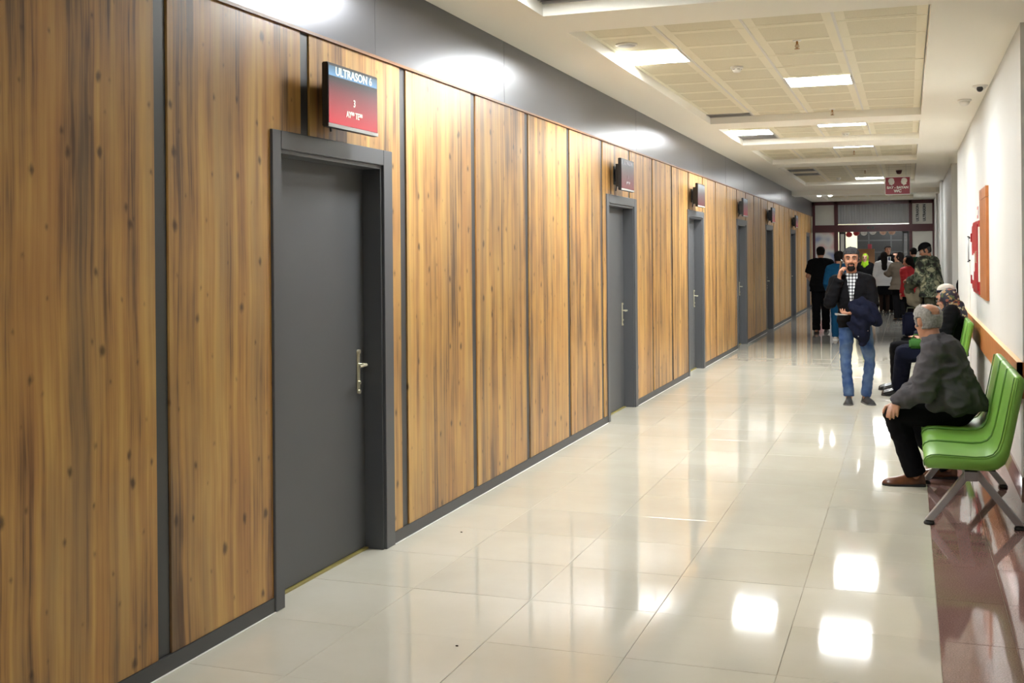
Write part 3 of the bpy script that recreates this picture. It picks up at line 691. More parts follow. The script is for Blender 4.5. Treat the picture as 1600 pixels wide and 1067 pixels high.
for x in (-3.4, -2.5, -1.6, -.7, .2, 1.1, 1.95): bx(bm, x, x+.05, -.03, 0, .9, 2.6)
for z in (.9, 1.6, 2.1, 2.55): bx(bm, -3.4, 2.0, -.03, 0, z, z+.05)
obj('mullion', bm, MT['dark'], t)
t = empty('kiosk', (-1.75, 44.5, 0)); tag(t, 'brown shelved kiosk deep in the lobby', 'kiosk')
bm = bmesh.new(); bx(bm, -.55, .55, -.2, .2, 0, 1.1); obj('counter', bm, MT['yell'], t)
bm = bmesh.new(); bx(bm, -.55, .55, .12, .2, 1.1, 1.75)
for z in (1.4, 1.72): bx(bm, -.55, .55, -.05, .12, z, z+.03)
obj('shelf', bm, MT['browntrim'], t)
for i, (x, z, c) in enumerate(((-.35, 1.15, 0), (-.1, 1.43, 1), (.2, 1.43, 0), (.38, 1.751, 1))):
    b = box('snack_box', t.location.x+x-.07, t.location.x+x+.07, 44.40, 44.60, z+.001, z+.18, MT['signred' if c else 'rail'], None, .004); b['label'] = ['orange box on the kiosk counter', 'red box on the left of the lower kiosk shelf', 'orange box on the right of the lower kiosk shelf', 'red box on the upper kiosk shelf'][i]; b['category'] = 'box'; b['group'] = 'boxes in the kiosk'
bal = [(-1.72, 2.18, 'red'), (-1.50, 2.22, 'red'), (-1.28, 2.23, 'paperw'), (-1.02, 2.25, 'paperw'), (-.72, 2.24, 'balp'), (-.46, 2.24, 'balp')]
MT['balp'] = mat('peach_balloon', (.65, .42, .33), .3)
for i, (x, z, k) in enumerate(bal):
    t = empty('balloon', (x, 36.1, z)); tag(t, ['leftmost red balloon over the sliding doorway', 'second red balloon over the sliding doorway', 'white balloon beside the red ones', 'white balloon in the middle of the doorway top', 'peach balloon over the doorway, left of its pair', 'peach balloon over the doorway, right of its pair'][i], 'balloon', 'balloons over the sliding doorway')
    bm = bmesh.new(); bmesh.ops.create_uvsphere(bm, u_segments=16, v_segments=12, radius=.10, matrix=Matrix.Diagonal((1.0, .8, .9, 1))); obj('skin', bm, MT[k], t, smooth=True)
    bm = bmesh.new(); tube(bm, [(0, 0, .10), (0, 0, 3.15-z)], .002, 5); obj('string', bm, MT['paperw'], t)
for i, (x, y) in enumerate(((-1.2, 37.2), (-.3, 39.8), (-2.2, 44.5), (.3, 46), (-4, 38), (3, 38), (3.5, 43), (-.6, 48.3))):  # unseen lamps, put in to brighten the lobby
    t = empty('ceiling_light', (x, y, 3.15)); tag(t, 'unseen lobby ceiling light added for brightness, %s counted away from the partition' % hid[[0, 4, 5, 6, 1, 2, 3, 7].index(i) if False else [0, 3, 5, 6, 1, 2, 4, 7][i]], 'light')
    box('frame', -.3, .3, -.3, .3, -.012, 0, MT['wplast'], t); box('diffuser', -.27, .27, -.27, .27, -.016, -.0125, MT['lamp'], t)
# ================================================================== PEOPLE
V = Vector
def blob_cap(bm, p0, p1, r0, r1, flat=None, n=14, ends=(1, 1)):
    """tapered limb segment with rounded ends; flat=(axis, k) squashes the section along an axis"""
    p0, p1 = V(p0), V(p1); t = (p1-p0); L = t.length
    if L < 1e-6: t = V((0, 0, 1)); L = 1e-6
    t = t/L; u, v = frame_axes(t); rings = []
    st = []
    for i in range(4): a = math.pi/2*i/4; st.append((-r0*math.cos(a)*ends[0], r0*math.sin(a)))
    st.append((0, r0)); st.append((L*.5, (r0+r1)/2)); st.append((L, r1))
    for i in range(1, 5): a = math.pi/2*i/4; st.append((L+r1*math.sin(a)*ends[1], r1*math.cos(a)))
    for d, r in st:
        r = max(r, 1e-4); ring = []
        for k in range(n):
            a = 2*math.pi*k/n; o = (u*math.cos(a)+v*math.sin(a))*r
            if flat: ax = flat[0]; o = o - ax*o.dot(ax)*(1-flat[1])
            ring.append(bm.verts.new(p0+t*d+o))
        rings.append(ring)
    for a, b in zip(rings, rings[1:]):
        for k in range(n): bm.faces.new((a[k], a[(k+1) % n], b[(k+1) % n], b[k]))
    bm.faces.new(rings[0][::-1]); bm.faces.new(rings[-1])
def chain(bm, pts, rs, flat=None):
    for a, b, r, s in zip(pts, pts[1:], rs, rs[1:]): blob_cap(bm, a, b, r, s, flat)
def ell(bm, c, r, rot=None, n=16):
    m = Matrix.Translation(V(c)) @ (rot.to_4x4() if rot is not None else Matrix.Identity(4)) @ Matrix.Diagonal((*r, 1))
    bmesh.ops.create_uvsphere(bm, u_segments=n, v_segments=n*2//3, radius=1, matrix=m)
def ringloft(bm, rings, n=24, pw=2.3):
    """rings: (centre, right axis, front axis, half width, half front, half back)"""
    rr = []
    for c, u, f, w, df, db in rings:
        ring = []
        for k in range(n):
            a = 2*math.pi*k/n; ca, sa = math.cos(a), math.sin(a)
            x = math.copysign(abs(ca)**(2/pw), ca)*w; y = math.copysign(abs(sa)**(2/pw), sa)*(df if sa > 0 else db)
            ring.append(bm.verts.new(V(c)+u*x+f*y))
        rr.append(ring)
    for a, b in zip(rr, rr[1:]):
        for k in range(n): bm.faces.new((a[k], a[(k+1) % n], b[(k+1) % n], b[k]))
    bm.faces.new(rr[0][::-1]); bm.faces.new(rr[-1])
def solid(name, bm, mats, parent, vox=.01, sm=4, disp=None, matfn=None, cut=None, thick=0):
    """fuse overlapping volumes of one part into a single continuous skin"""
    bmesh.ops.recalc_face_normals(bm, faces=bm.faces[:])
    me = bpy.data.meshes.new('tmp'); bm.to_mesh(me); bm.free(); o = bpy.data.objects.new('tmp', me); COL.objects.link(o)
    r = o.modifiers.new('r', 'REMESH'); r.mode = 'VOXEL'; r.voxel_size = vox; r.adaptivity = 0
    if sm: s = o.modifiers.new('s', 'SMOOTH'); s.factor = .5; s.iterations = sm
    dg = bpy.context.evaluated_depsgraph_get(); dg.update(); res = bpy.data.meshes.new_from_object(o.evaluated_get(dg)); bpy.data.objects.remove(o, do_unlink=True); bpy.data.meshes.remove(me)
    if disp:
        ns = [v.normal.copy() for v in res.vertices]
        for v, nn in zip(res.vertices, ns): v.co += disp(v.co, nn)
    if cut or thick:
        b2 = bmesh.new(); b2.from_mesh(res)
        if cut:
            d = [f for f in b2.faces if cut(f.calc_center_median(), f.normal)]
            bmesh.ops.delete(b2, geom=d, context='FACES')
            tidy_edge(b2)
        b2.normal_update()
        if thick: thicken(b2, thick)
        b2.to_mesh(res); b2.free()
    res.name = name; res.materials.clear(); ob = link(name, res, mats, parent)
    if matfn:
        for p in res.polygons: p.material_index = matfn(p.center, p.normal)
    else:
        for p in res.polygons: p.material_index = 0
    for p in res.polygons: p.use_smooth = True
    return ob
def folds(amp, sc=(7, 7, 16), seed=0, fine=.25):
    def fn(c, n):
        a = noise.noise(V((c.x*sc[0]+seed, c.y*sc[1], c.z*sc[2])))
        a = 1-abs(a)*2.2
        b = noise.noise(V((c.x*30+seed, c.y*30, c.z*34)))
        return n*(amp*(a-.6)+amp*fine*b)
    return fn
def unit(v): return V(v).normalized()
def thicken(bm, t):
    """give an open sheet a thickness: an inner copy joined to it along the open edges"""
    bm.normal_update(); vs = list(bm.verts); fs = list(bm.faces); be = [e for e in bm.edges if e.is_boundary]
    cp = {v: bm.verts.new(v.co - v.normal*t) for v in vs}
    walls = []
    for e in be:
        f = e.link_faces[0]; a, b = e.verts
        ls = [l for l in f.loops if l.edge == e][0]; a, b = ls.vert, ls.link_loop_next.vert
        walls.append((b, a, cp[a], cp[b]))
    for f in fs: bm.faces.new([cp[v] for v in reversed(f.verts)])
    for w_ in walls:
        try: bm.faces.new(w_)
        except ValueError: pass
def tidy_edge(bm, n=3):
    """drop stray crumbs and smooth the jagged outline left by a cut"""
    bmesh.ops.delete(bm, geom=[v for v in bm.verts if not v.link_faces], context='VERTS')
    for _ in range(2): bmesh.ops.delete(bm, geom=[f for f in bm.faces if sum(e.is_boundary for e in f.edges) >= 3], context='FACES'); bmesh.ops.delete(bm, geom=[v for v in bm.verts if not v.link_faces], context='VERTS')
    for _ in range(n):
        mv = {}
        for v in bm.verts:
            nb = [e.other_vert(v) for e in v.link_edges if e.is_boundary]
            if len(nb) == 2: mv[v] = v.co*.5+(nb[0].co+nb[1].co)*.25
        for v, c in mv.items(): v.co = c

# --- head, in its own frame (x right, y forward, z up, origin between the ears)
HP = [(-.122, .020, .082, -.045), (-.113, .034, .092, -.010), (-.098, .047, .093, .015), (-.078, .057, .091, .035), (-.052, .064, .089, .060), (-.028, .069, .087, .076), (0, .0735, .084, .088),
      (.030, .076, .086, .097), (.055, .0755, .082, .099), (.080, .069, .066, .090), (.100, .054, .044, .068), (.113, .035, .020, .042), (.119, .012, .0, .012)]
def head_bm(bm, HM, face=True, hs=1.0):
    u, f, z = HM.col[0].to_3d(), HM.col[1].to_3d(), HM.col[2].to_3d(); c = HM.translation
    ringloft(bm, [(c+z*(a*hs), u, f, b*hs, cf*hs, (db if db > 0 else .012)*hs) for a, b, cf, db in [(q[0], q[1], q[2], q[3]) for q in HP]], 22, 2.25)
    def P(x, y, zz): return c+u*x*hs+f*y*hs+z*zz*hs
    rot = Matrix((u, f, z)).transposed()
    for s in (-1, 1):
        ell(bm, P(s*.077, -.008, -.004), (.008*hs, .020*hs, .031*hs), rot, 12)      # ear
        ell(bm, P(s*.081, -.014, .012), (.006*hs, .013*hs, .014*hs), rot, 10)
        if face:
            ell(bm, P(s*.042, .062, -.020), (.021*hs, .020*hs, .018*hs), rot, 12)      # cheekbone
            blob_cap(bm, P(s*.014, .087, .030), P(s*.050, .072, .032), .0085*hs, .007*hs)        # brow ridge
            ell(bm, P(s*.012, .094, -.026), (.009*hs, .010*hs, .008*hs), rot, 10)      # nostril
    if face:
        chain(bm, [P(0, .084, .022), P(0, .101, -.008), P(0, .107, -.022)], [.008*hs, .0095*hs, .012*hs])      # nose
        ell(bm, P(0, .085, -.052), (.023*hs, .012*hs, .006*hs), rot, 12); ell(bm, P(0, .083, -.064), (.020*hs, .012*hs, .007*hs), rot, 12)
        ell(bm, P(0, .078, -.098), (.024*hs, .018*hs, .016*hs), rot, 12)      # chin
def face_parts(root, HM, hs=1.0, eye=None, brow=None, lip=None):
    u, f, z = HM.col[0].to_3d(), HM.col[1].to_3d(), HM.col[2].to_3d(); c = HM.translation; rot = Matrix((u, f, z)).transposed()
    def P(x, y, zz): return c+u*x*hs+f*y*hs+z*zz*hs
    for s in (-1, 1):
        bm = bmesh.new(); ell(bm, P(s*.032, .079, .008), (.0125*hs, .0095*hs, .0058*hs), rot, 12); e = obj('eye', bm, MT['eyew'], root, smooth=True)
        bm = bmesh.new(); ell(bm, P(s*.032, .0865, .0075), (.0062*hs, .0035*hs, .0062*hs), rot, 10); obj('iris', bm, MT['black'], e, smooth=True)
        bm = bmesh.new(); chain(bm, [P(s*.017, .0895, .016), P(s*.032, .0915, .0195), P(s*.048, .081, .015)], [.0022*hs]*3); obj('eyelid', bm, MT['skind'], root, smooth=True)
        bm = bmesh.new(); chain(bm, [P(s*.014, .0975, .033), P(s*.032, .094, .039), P(s*.053, .081, .034)], [.0042*hs, .0048*hs, .003*hs]); obj('eyebrow', bm, brow or MT['hairk'], root, smooth=True)
    bm = bmesh.new(); chain(bm, [P(-.021, .088, -.057), P(0, .0965, -.056), P(.021, .088, -.057)], [.003*hs, .0055*hs, .003*hs]); obj('lips', bm, MT['lip'], root, smooth=True)
def shell(root, body, HM, name, m, cond0, off, hs=1.0, rough=.0025, seed=0, extra=None):
    cond = lambda p: cond0(p) and not (abs(p.x) > .066 and abs(p.y+.012) < .020 and -.04 < p.z < .026)
    """patch of hair grown off the skin: faces of the head that satisfy cond, lifted and thickened"""
    inv = HM.inverted(); bm = bmesh.new(); bm.from_mesh(body.data)
    d = []
    for fc in bm.faces:
        p = inv @ fc.calc_center_median(); p = p/hs
        if abs(p.x) > .12 or abs(p.y) > .16 or p.z < -.17 or p.z > .16 or not cond(p): d.append(fc)
    bmesh.ops.delete(bm, geom=d, context='FACES')
    if not bm.faces: bm.free(); return None
    tidy_edge(bm)
    bm.normal_update()
    for v in bm.verts:
        p = (inv @ v.co)/hs; bnd = any(e.is_boundary for e in v.link_edges)
        o_ = off(p) if callable(off) else off
        o_ = (.0015 if bnd else o_ + rough*noise.noise(V((v.co.x*90+seed, v.co.y*90, v.co.z*60))))
        v.co += v.normal*o_*hs
    bm.normal_update()
    me = bpy.data.meshes.new(name); thicken(bm, .004); bm.to_mesh(me); bm.free()
    for p in me.polygons: p.use_smooth = True
    return link(name, me, m, root)
def headmat(c, yaw, pitch=0, roll=0):
    """yaw 0 looks along +y; positive pitch looks up"""
    return Matrix.Translation(V(c)) @ Matrix.Rotation(yaw, 4, 'Z') @ Matrix.Rotation(pitch, 4, 'X') @ Matrix.Rotation(roll, 4, 'Y')
def hand_bm(bm, w, d, nrm, side=1, curl=.35, hs=1.0, spread=1.0):
    """w wrist, d pointing direction, nrm palm side, side +1 thumb towards nrm x d"""
    d, nrm = unit(d), V(nrm); nrm = (nrm-d*nrm.dot(d)).normalized(); ac = nrm.cross(d)*side; w = V(w)
    rot = Matrix((ac, d, nrm)).transposed()
    blob_cap(bm, w-d*.02, w+d*.03*hs, .024*hs, .026*hs, (nrm, .8))
    ell(bm, w+d*.052*hs, (.040*hs, .048*hs, .0155*hs), rot, 14)
    for i, (x, L) in enumerate(((.030, .070), (.011, .078), (-.009, .072), (-.028, .058))):
        b = w+d*(.088-.006*abs(i-1))*hs+ac*x*hs; a1 = curl*(1+.12*i); sp = ac*(x*1.2*spread)
        d1 = (d*math.cos(a1*.7)+nrm*math.sin(a1*.7)+sp).normalized(); p1 = b+d1*L*.48*hs
        d2 = (d*math.cos(a1*1.7)+nrm*math.sin(a1*1.7)+sp).normalized(); p2 = p1+d2*L*.30*hs
        d3 = (d*math.cos(a1*2.5)+nrm*math.sin(a1*2.5)).normalized(); p3 = p2+d3*L*.24*hs
        chain(bm, [b-d*.03*hs, b, p1, p2, p3], [.0095*hs, .0098*hs, .0090*hs, .0082*hs, .0072*hs])
    b = w+d*.025*hs+ac*.030*hs; p1 = b+(d*.55+ac*.8+nrm*.25).normalized()*.036*hs; p2 = p1+(d*.95+ac*.25+nrm*.35).normalized()*.032*hs; p3 = p2+(d+nrm*.4).normalized()*.020*hs
    chain(bm, [b-ac*.012*hs, b, p1, p2, p3], [.013*hs, .0125*hs, .0115*hs, .0098*hs, .008*hs])
def shoe(root, an, d, mu, ms, L=.275, low=True, lift=0, pitch=0):
    """an ankle joint, d heading of the toes (horizontal)"""
    d = unit((d[0], d[1], 0)); r = d.cross(V((0, 0, 1))); an = V(an); base = V((an.x, an.y, lift)) - d*.065
    q = Matrix((r, d, V((0, 0, 1)))).transposed().to_4x4(); q.translation = base
    if pitch: q = q @ Matrix.Translation((0, L-.07, 0)) @ Matrix.Rotation(-pitch, 4, 'X') @ Matrix.Translation((0, -L+.07, 0))
    bm = bmesh.new(); k = L/.275
    prof = [(.000, .028, .060, .02), (.010, .036, .088, .02), (.05, .039, .098, .0), (.10, .041, .090, .0), (.145, .046, .074, .0), (.19, .051, .062, 0), (.23, .048, .054, 0), (.258, .036, .042, 0), (.272, .020, .028, 0), (.276, .008, .018, 0)]
    rings = []
    for y, w_, h, _ in prof:
        rings.append([bm.verts.new(q @ V((math.cos(a)*w_*(1 if math.sin(a) < .3 else .82), y*k, max(.012, .012+(h-.012)*max(0, math.sin(a)))))) for a in [math.pi*i/10 for i in range(11)]])
    for a, b in zip(rings, rings[1:]):
        for i in range(10): bm.faces.new((a[i], a[i+1], b[i+1], b[i]))
    for rg in rings: pass
    bm.faces.new(rings[0]); bm.faces.new(rings[-1][::-1])
    for a, b in zip(rings, rings[1:]): bm.faces.new((a[0], b[0], b[-1], a[-1]))
    bmesh.ops.recalc_face_normals(bm, faces=bm.faces[:])
    s = obj('shoe', bm, mu, root, smooth=True)
    bm = bmesh.new(); pts = [(-x*1.04, y) for y, x, _, _ in prof]; pts = pts + [(-x, y) for x, y in pts[::-1]]
    A = [bm.verts.new(q @ V((x, y*k, 0))) for x, y in pts]; B = [bm.verts.new(q @ V((x, y*k, .014 if y > .08 else .020))) for x, y in pts]; n = len(pts)
    bm.faces.new(A[::-1]); bm.faces.new(B)
    for i in range(n): bm.faces.new((A[i], A[(i+1) % n], B[(i+1) % n], B[i]))
    bmesh.ops.recalc_face_normals(bm, faces=bm.faces[:]); obj('sole', bm, ms, s)
    return s

# --- whole figures
TORSO = [(-.06, .135, .095, .105), (.06, .160, .105, .120), (.20, .158, .105, .108), (.38, .146, .108, .098), (.55, .155, .118, .108), (.72, .172, .122, .118), (.86, .172, .105, .115), (.94, .135, .080, .095), (1.0, .075, .058, .066)]
def spine_pt(J, s):
    P = [J['pel'], J['waist'], J['chest'], J['neck']]; T = [0, .33, .68, 1]
    s_ = max(-.3, min(1.15, s)); i = 0
    while i < 2 and s_ > T[i+1]: i += 1
    # Catmull-Rom
    p0 = P[i-1] if i > 0 else P[0]*2-P[1]; p3 = P[i+2] if i < 2 else P[3]*2-P[2]; p1, p2 = P[i], P[i+1]; t = (s_-T[i])/(T[i+1]-T[i])
    if t < 0: return p1+(p2-p1)*t, (p2-p1).normalized()
    f = lambda t: .5*((2*p1)+(p2-p0)*t+(2*p0-5*p1+4*p2-p3)*t*t+(3*p1-p0-3*p2+p3)*t**3)
    return f(t), (f(min(t+.05, 1.05))-f(t-.05)).normalized()
def torso_rings(J, g=0, s0=-1, s1=2, k=1.0, belly=0, flare=0):
    out = []
    hr = (J['hipR']-J['hipL']); sr = (J['shR']-J['shL'])
    T = [q for q in TORSO if s0 <= q[0] <= s1]
    if s0 > -1 and T[0][0] > s0: T = [(s0,)+T[0][1:]] + T
    for s, w_, df, db in T:
        c, t = spine_pt(J, s); r = hr.normalized().lerp(sr.normalized(), max(0, min(1, s))); r = (r-t*r.dot(t)).normalized(); f = t.cross(r)
        b = belly*math.exp(-((s-.32)/.22)**2); fl = flare*max(0, .3-s)
        out.append((c, r, f, w_*k+g+b*.5+fl, df*k+g+b+fl, db*k+g+fl))
    return out
def Jset(root, d, world):
    inv = root.matrix_world.inverted() if world else Matrix.Identity(4)
    return {k: inv @ V(v) for k, v in d.items()}
def stand(H=1.75, stepR=0, stepL=0, armR=None, armL=None, lean=0):
    s = H/1.75; d = dict(pel=(0, 0, .94), waist=(0, 0.0, 1.09), chest=(0, .005+lean*.5, 1.27), neck=(0, lean-.01, 1.475), head=(0, lean+.025, 1.632), shR=(.178, lean-.01, 1.415), shL=(-.178, lean-.01, 1.415),
        hipR=(.088, 0, .93), hipL=(-.088, 0, .93), knR=(.09, stepR*.5+.02, .50), knL=(-.09, stepL*.5+.02, .50), anR=(.09, stepR-.02, .085), anL=(-.09, stepL-.02, .085),
        elR=(.235, -.03, 1.14), elL=(-.235, -.03, 1.14), wrR=(.235, .06, .90), wrL=(-.235, .06, .90))
    if armR: d['elR'], d['wrR'] = armR
    if armL: d['elL'], d['wrL'] = armL
    return {k: tuple(c*s for c in v) for k, v in d.items()}
def person(name, loc, rz, label, J, world=False, hy=0, hp=0, hr=0, vox=.008, skin='skin', hs=1.0, hand=(None, None), group=None, k=1.0, face=True, brow=None, handcurl=.4, belly=0):
    root = empty('person', loc, rz); bpy.context.view_layer.update(); tag(root, label, 'person', group)
    J = Jset(root, J, world); root['n'] = 0; del root['n']
    HM = headmat(J['head'], hy-(rz if world else 0), hp, hr)
    bm = bmesh.new(); ringloft(bm, torso_rings(J, -.006, k=k, belly=belly*.8))
    head_bm(bm, HM, face, hs); z = HM.col[2].to_3d(); fw = HM.col[1].to_3d()
    blob_cap(bm, J['neck']-z*.05, J['head']-z*.06-fw*.015, .058*k, .052)
    for S in 'RL':
        chain(bm, [J['sh'+S], J['el'+S], J['wr'+S]], [.050*k, .038*k, .026]); chain(bm, [J['hip'+S], J['kn'+S], J['an'+S]], [.074*k, .047*k, .034])
        a = J['an'+S]; blob_cap(bm, a, a-V((0, 0, .03)), .036, .034)
        h = hand[0 if S == 'R' else 1]
        sd = 1 if S == 'R' else -1
        r = (J['shR']-J['shL']).normalized(); fwd = V((0, 0, 1)).cross(r)
        if h is None: d_ = (J['wr'+S]-J['el'+S]).normalized(); nm = -r*sd; crl = handcurl; tside = fwd
        else: d_, nm, tside, crl = V(h[0]), V(h[1]), V(h[2]), h[3]
        d_ = d_.normalized(); ac = nm.cross(d_); sgn = 1 if ac.dot(tside) > 0 else -1
        hand_bm(bm, J['wr'+S]+d_*.012, d_, nm, sgn, crl, hs)
    body = solid('body', bm, MT[skin], root, vox, 3 if vox < .0075 else 2)
    if face: face_parts(root, HM, hs, brow=brow)
    root_data[root.name] = (J, HM, body)
    return root, J, HM, body
root_data = {}
def top(root, J, m, name='jacket', g=.014, hem=-.25, sleeve=1.0, vox=.009, seed=0, amp=.006, k=1.0, belly=0, flare=.12, collar=True, cut=None, thick=0, extra=None, armr=(.062, .056, .043), matfn=None, sc=(7, 7, 16), sm=4, arms='RL'):
    bm = bmesh.new(); ringloft(bm, torso_rings(J, g, s0=hem, k=k, belly=belly, flare=flare))
    c, t = spine_pt(J, .93)
    for S in 'RL':
        blob_cap(bm, J['neck']*.55+J['sh'+S]*.45, J['sh'+S], .058*k+g, .056*k+g)
        e, w_ = J['el'+S], J['wr'+S]
        if S not in arms: continue
        if sleeve >= 1: chain(bm, [J['sh'+S], e], [armr[0]*k+g, armr[1]*k+g]); blob_cap(bm, e, w_+(w_-e).normalized()*.005, armr[1]*k+g, armr[2]+g*.6, ends=(1, .15))
        else: p = J['sh'+S]+(e-J['sh'+S])*sleeve; blob_cap(bm, J['sh'+S], p, armr[0]*k+g, armr[1]*k+g, ends=(1, .15))
    if collar: blob_cap(bm, J['neck']-(J['head']-J['neck'])*.25, J['neck']+(J['head']-J['neck'])*.22, .078*k+g, .066*k+g*.5, ends=(1, .1))
    if extra: extra(bm)
    return solid(name, bm, m, root, vox, sm, folds(amp, sc, seed), matfn, cut, thick)
def trousers(root, J, m, name='trousers', g=.010, vox=.009, seed=3, amp=.005, k=1.0, cuff=.055, topz=.22, extra=None, knee=.066, thigh=.096, matfn=None):
    bm = bmesh.new(); ringloft(bm, torso_rings(J, g*.6, s0=-.06, s1=topz, k=k))
    for S in 'RL':
        h, kn, a = J['hip'+S], J['kn'+S], J['an'+S]
        chain(bm, [h, (h+kn)/2, kn, (kn*.6+a*.4)], [thigh*k+g*.4, (thigh+.002+knee)/2*k+g, knee*k+g, (knee-.003)*k+g]); blob_cap(bm, kn*.6+a*.4, a-V((0, 0, .012)), (knee-.003)*k+g, cuff+g*.5, ends=(1, .15))
    if extra: extra(bm)
    return solid(name, bm, m, root, vox, 4, folds(amp, (6, 6, 15), seed), matfn)
SKINS = dict(skin=(.42, .205, .125), skind=(.24, .11, .07), lip=(.30, .10, .08), eyew=(.45, .43, .40), skin2=(.42, .22, .145))
for k_, c_ in SKINS.items(): MT[k_] = mat(k_+'_tone', c_, .5, spec=.4)
def cl(name, c, rough=.9, **kw):
    c = tuple(k*.72 for k in c)
    if 'var' in kw: kw['var'] = (kw['var'][0], tuple(k*.72 for k in kw['var'][1]))
    MT[name] = mat(name+'_cloth', c, rough, spec=.08, bump=(500, .25), **kw)
cl('hairk', (.016, .013, .012)); cl('hairg', (.014, .014, .015), var=(150, (.11, .11, .115))); cl('hairw', (.46, .45, .43), var=(70, (.30, .29, .28)))
cl('blackc', (.0075, .0075, .009)); cl('greyj', (.120, .114, .126), var=(5, (.098, .094, .104))); cl('navy', (.010, .012, .028)); cl('jean', (.040, .090, .25), var=(6, (.15, .23, .38)))
cl('blue', (.010, .075, .17)); cl('red', (.55, .015, .02)) if False else None
MT['redc'] = mat('red_cloth', (.42, .014, .020), .8); cl('brownc', (.13, .105, .08)); cl('whitec', (.80, .80, .82)); cl('greenh', (.28, .50, .02)); cl('greend2', (.012, .05, .025)); cl('olive', (.085, .088, .055), var=(8, (.11, .11, .075)))
cl('tan', (.27, .235, .165)); cl('sock', (.035, .02, .015)); cl('creamc', (.72, .68, .60)); cl('tie', (.03, .045, .11)); cl('slv', (.07, .20, .05))
MT['leather'] = mat('brown_leather', (.16, .055, .02), .3, var=(14, (.09, .03, .012))); MT['bleather'] = mat('black_leather', (.014, .014, .016), .25); MT['trainer'] = mat('dark_trainer', (.025, .025, .027), .6); MT['greysole'] = mat('grey_sole', (.12, .12, .12), .6)
def camo():
    m = bpy.data.materials.new('camouflage_cloth'); m.use_nodes = True; nt = m.node_tree; L = nt.links.new; b = nt.nodes['Principled BSDF']; b.inputs['Roughness'].default_value = .85
    tc = N(nt, 'ShaderNodeTexCoord'); n = N(nt, 'ShaderNodeTexNoise'); n.inputs['Scale'].default_value = 9; n.inputs['Detail'].default_value = 2; L(tc.outputs['Object'], n.inputs['Vector'])
    r = N(nt, 'ShaderNodeValToRGB'); c = r.color_ramp; c.interpolation = 'CONSTANT'; c.elements[0].position = 0; c.elements[0].color = (.012, .013, .011, 1); c.elements[1].position = .60; c.elements[1].color = (.32, .32, .21, 1)
    for p, q in ((.42, (.035, .050, .028)), (.48, (.13, .15, .10)), (.53, (.02, .024, .016)), (.56, (.17, .18, .12))): e = c.elements.new(p); e.color = (*q, 1)
    L(n.outputs['Fac'], r.inputs['Fac']); L(r.outputs[0], b.inputs['Base Color']); return m
MT['camo'] = camo()
def floral():
    m = bpy.data.materials.new('floral_scarf_cloth'); m.use_nodes = True; nt = m.node_tree; L = nt.links.new; b = nt.nodes['Principled BSDF']; b.inputs['Roughness'].default_value = .6
    tc = N(nt, 'ShaderNodeTexCoord'); n = N(nt, 'ShaderNodeTexVoronoi'); n.inputs['Scale'].default_value = 40; n.inputs['Randomness'].default_value = 1; L(tc.outputs['Object'], n.inputs['Vector'])
    s = N(nt, 'ShaderNodeSeparateColor'); L(n.outputs['Color'], s.inputs[0]); r = N(nt, 'ShaderNodeValToRGB'); c = r.color_ramp; c.interpolation = 'CONSTANT'; c.elements[0].color = (.010, .011, .025, 1); c.elements[1].position = .90; c.elements[1].color = (.42, .36, .22, 1)
    for p, q in ((.55, (.20, .055, .03)), (.65, (.06, .085, .03)), (.76, (.015, .015, .03)), (.83, (.26, .16, .06))): e = c.elements.new(p); e.color = (*q, 1)
    L(s.outputs[0], r.inputs['Fac']); L(r.outputs[0], b.inputs['Base Color']); return m
MT['floral'] = floral()
def plaid():
    m = bpy.data.materials.new('plaid_shirt_cloth'); m.use_nodes = True; nt = m.node_tree; L = nt.links.new; b = nt.nodes['Principled BSDF']; b.inputs['Roughness'].default_value = .8
    tc = N(nt, 'ShaderNodeTexCoord'); s = N(nt, 'ShaderNodeSeparateXYZ'); L(tc.outputs['Object'], s.inputs[0]); outs = []
    for ax in (0, 2):
        a = N(nt, 'ShaderNodeMath', operation='MULTIPLY'); a.inputs[1].default_value = 1/.034; L(s.outputs[ax], a.inputs[0]); f = N(nt, 'ShaderNodeMath', operation='FRACT'); L(a.outputs[0], f.inputs[0]); g = N(nt, 'ShaderNodeMath', operation='GREATER_THAN'); g.inputs[1].default_value = .52; L(f.outputs[0], g.inputs[0]); outs.append(g)
    ad = N(nt, 'ShaderNodeMath', operation='ADD'); L(outs[0].outputs[0], ad.inputs[0]); L(outs[1].outputs[0], ad.inputs[1]); d = N(nt, 'ShaderNodeMath', operation='MULTIPLY'); d.inputs[1].default_value = .5; L(ad.outputs[0], d.inputs[0])
    r = N(nt, 'ShaderNodeValToRGB'); c = r.color_ramp; c.interpolation = 'CONSTANT'; c.elements[0].color = (.02, .02, .025, 1); c.elements[1].position = .75; c.elements[1].color = (.72, .74, .74, 1); e = c.elements.new(.25); e.color = (.20, .21, .22, 1)
    L(d.outputs[0], r.inputs['Fac']); L(r.outputs[0], b.inputs['Base Color']); return m
MT['plaid'] = plaid()
short_hair = lambda p: (p.z > .022 + .042*max(0, p.y/.08) + (.30*max(0, abs(p.x)-.02) if p.y > .03 else 0)*.6) or (p.y < -.012 and p.z > -.052) or (p.z > -.028 and p.y < .034 and abs(p.x) > .05)
def hair(root, body, HM, m, seed=0, cond=None, off=.012, hs=1.0, rough=.005): return shell(root, body, HM, 'hair', m, cond or short_hair, off, hs, rough, seed)
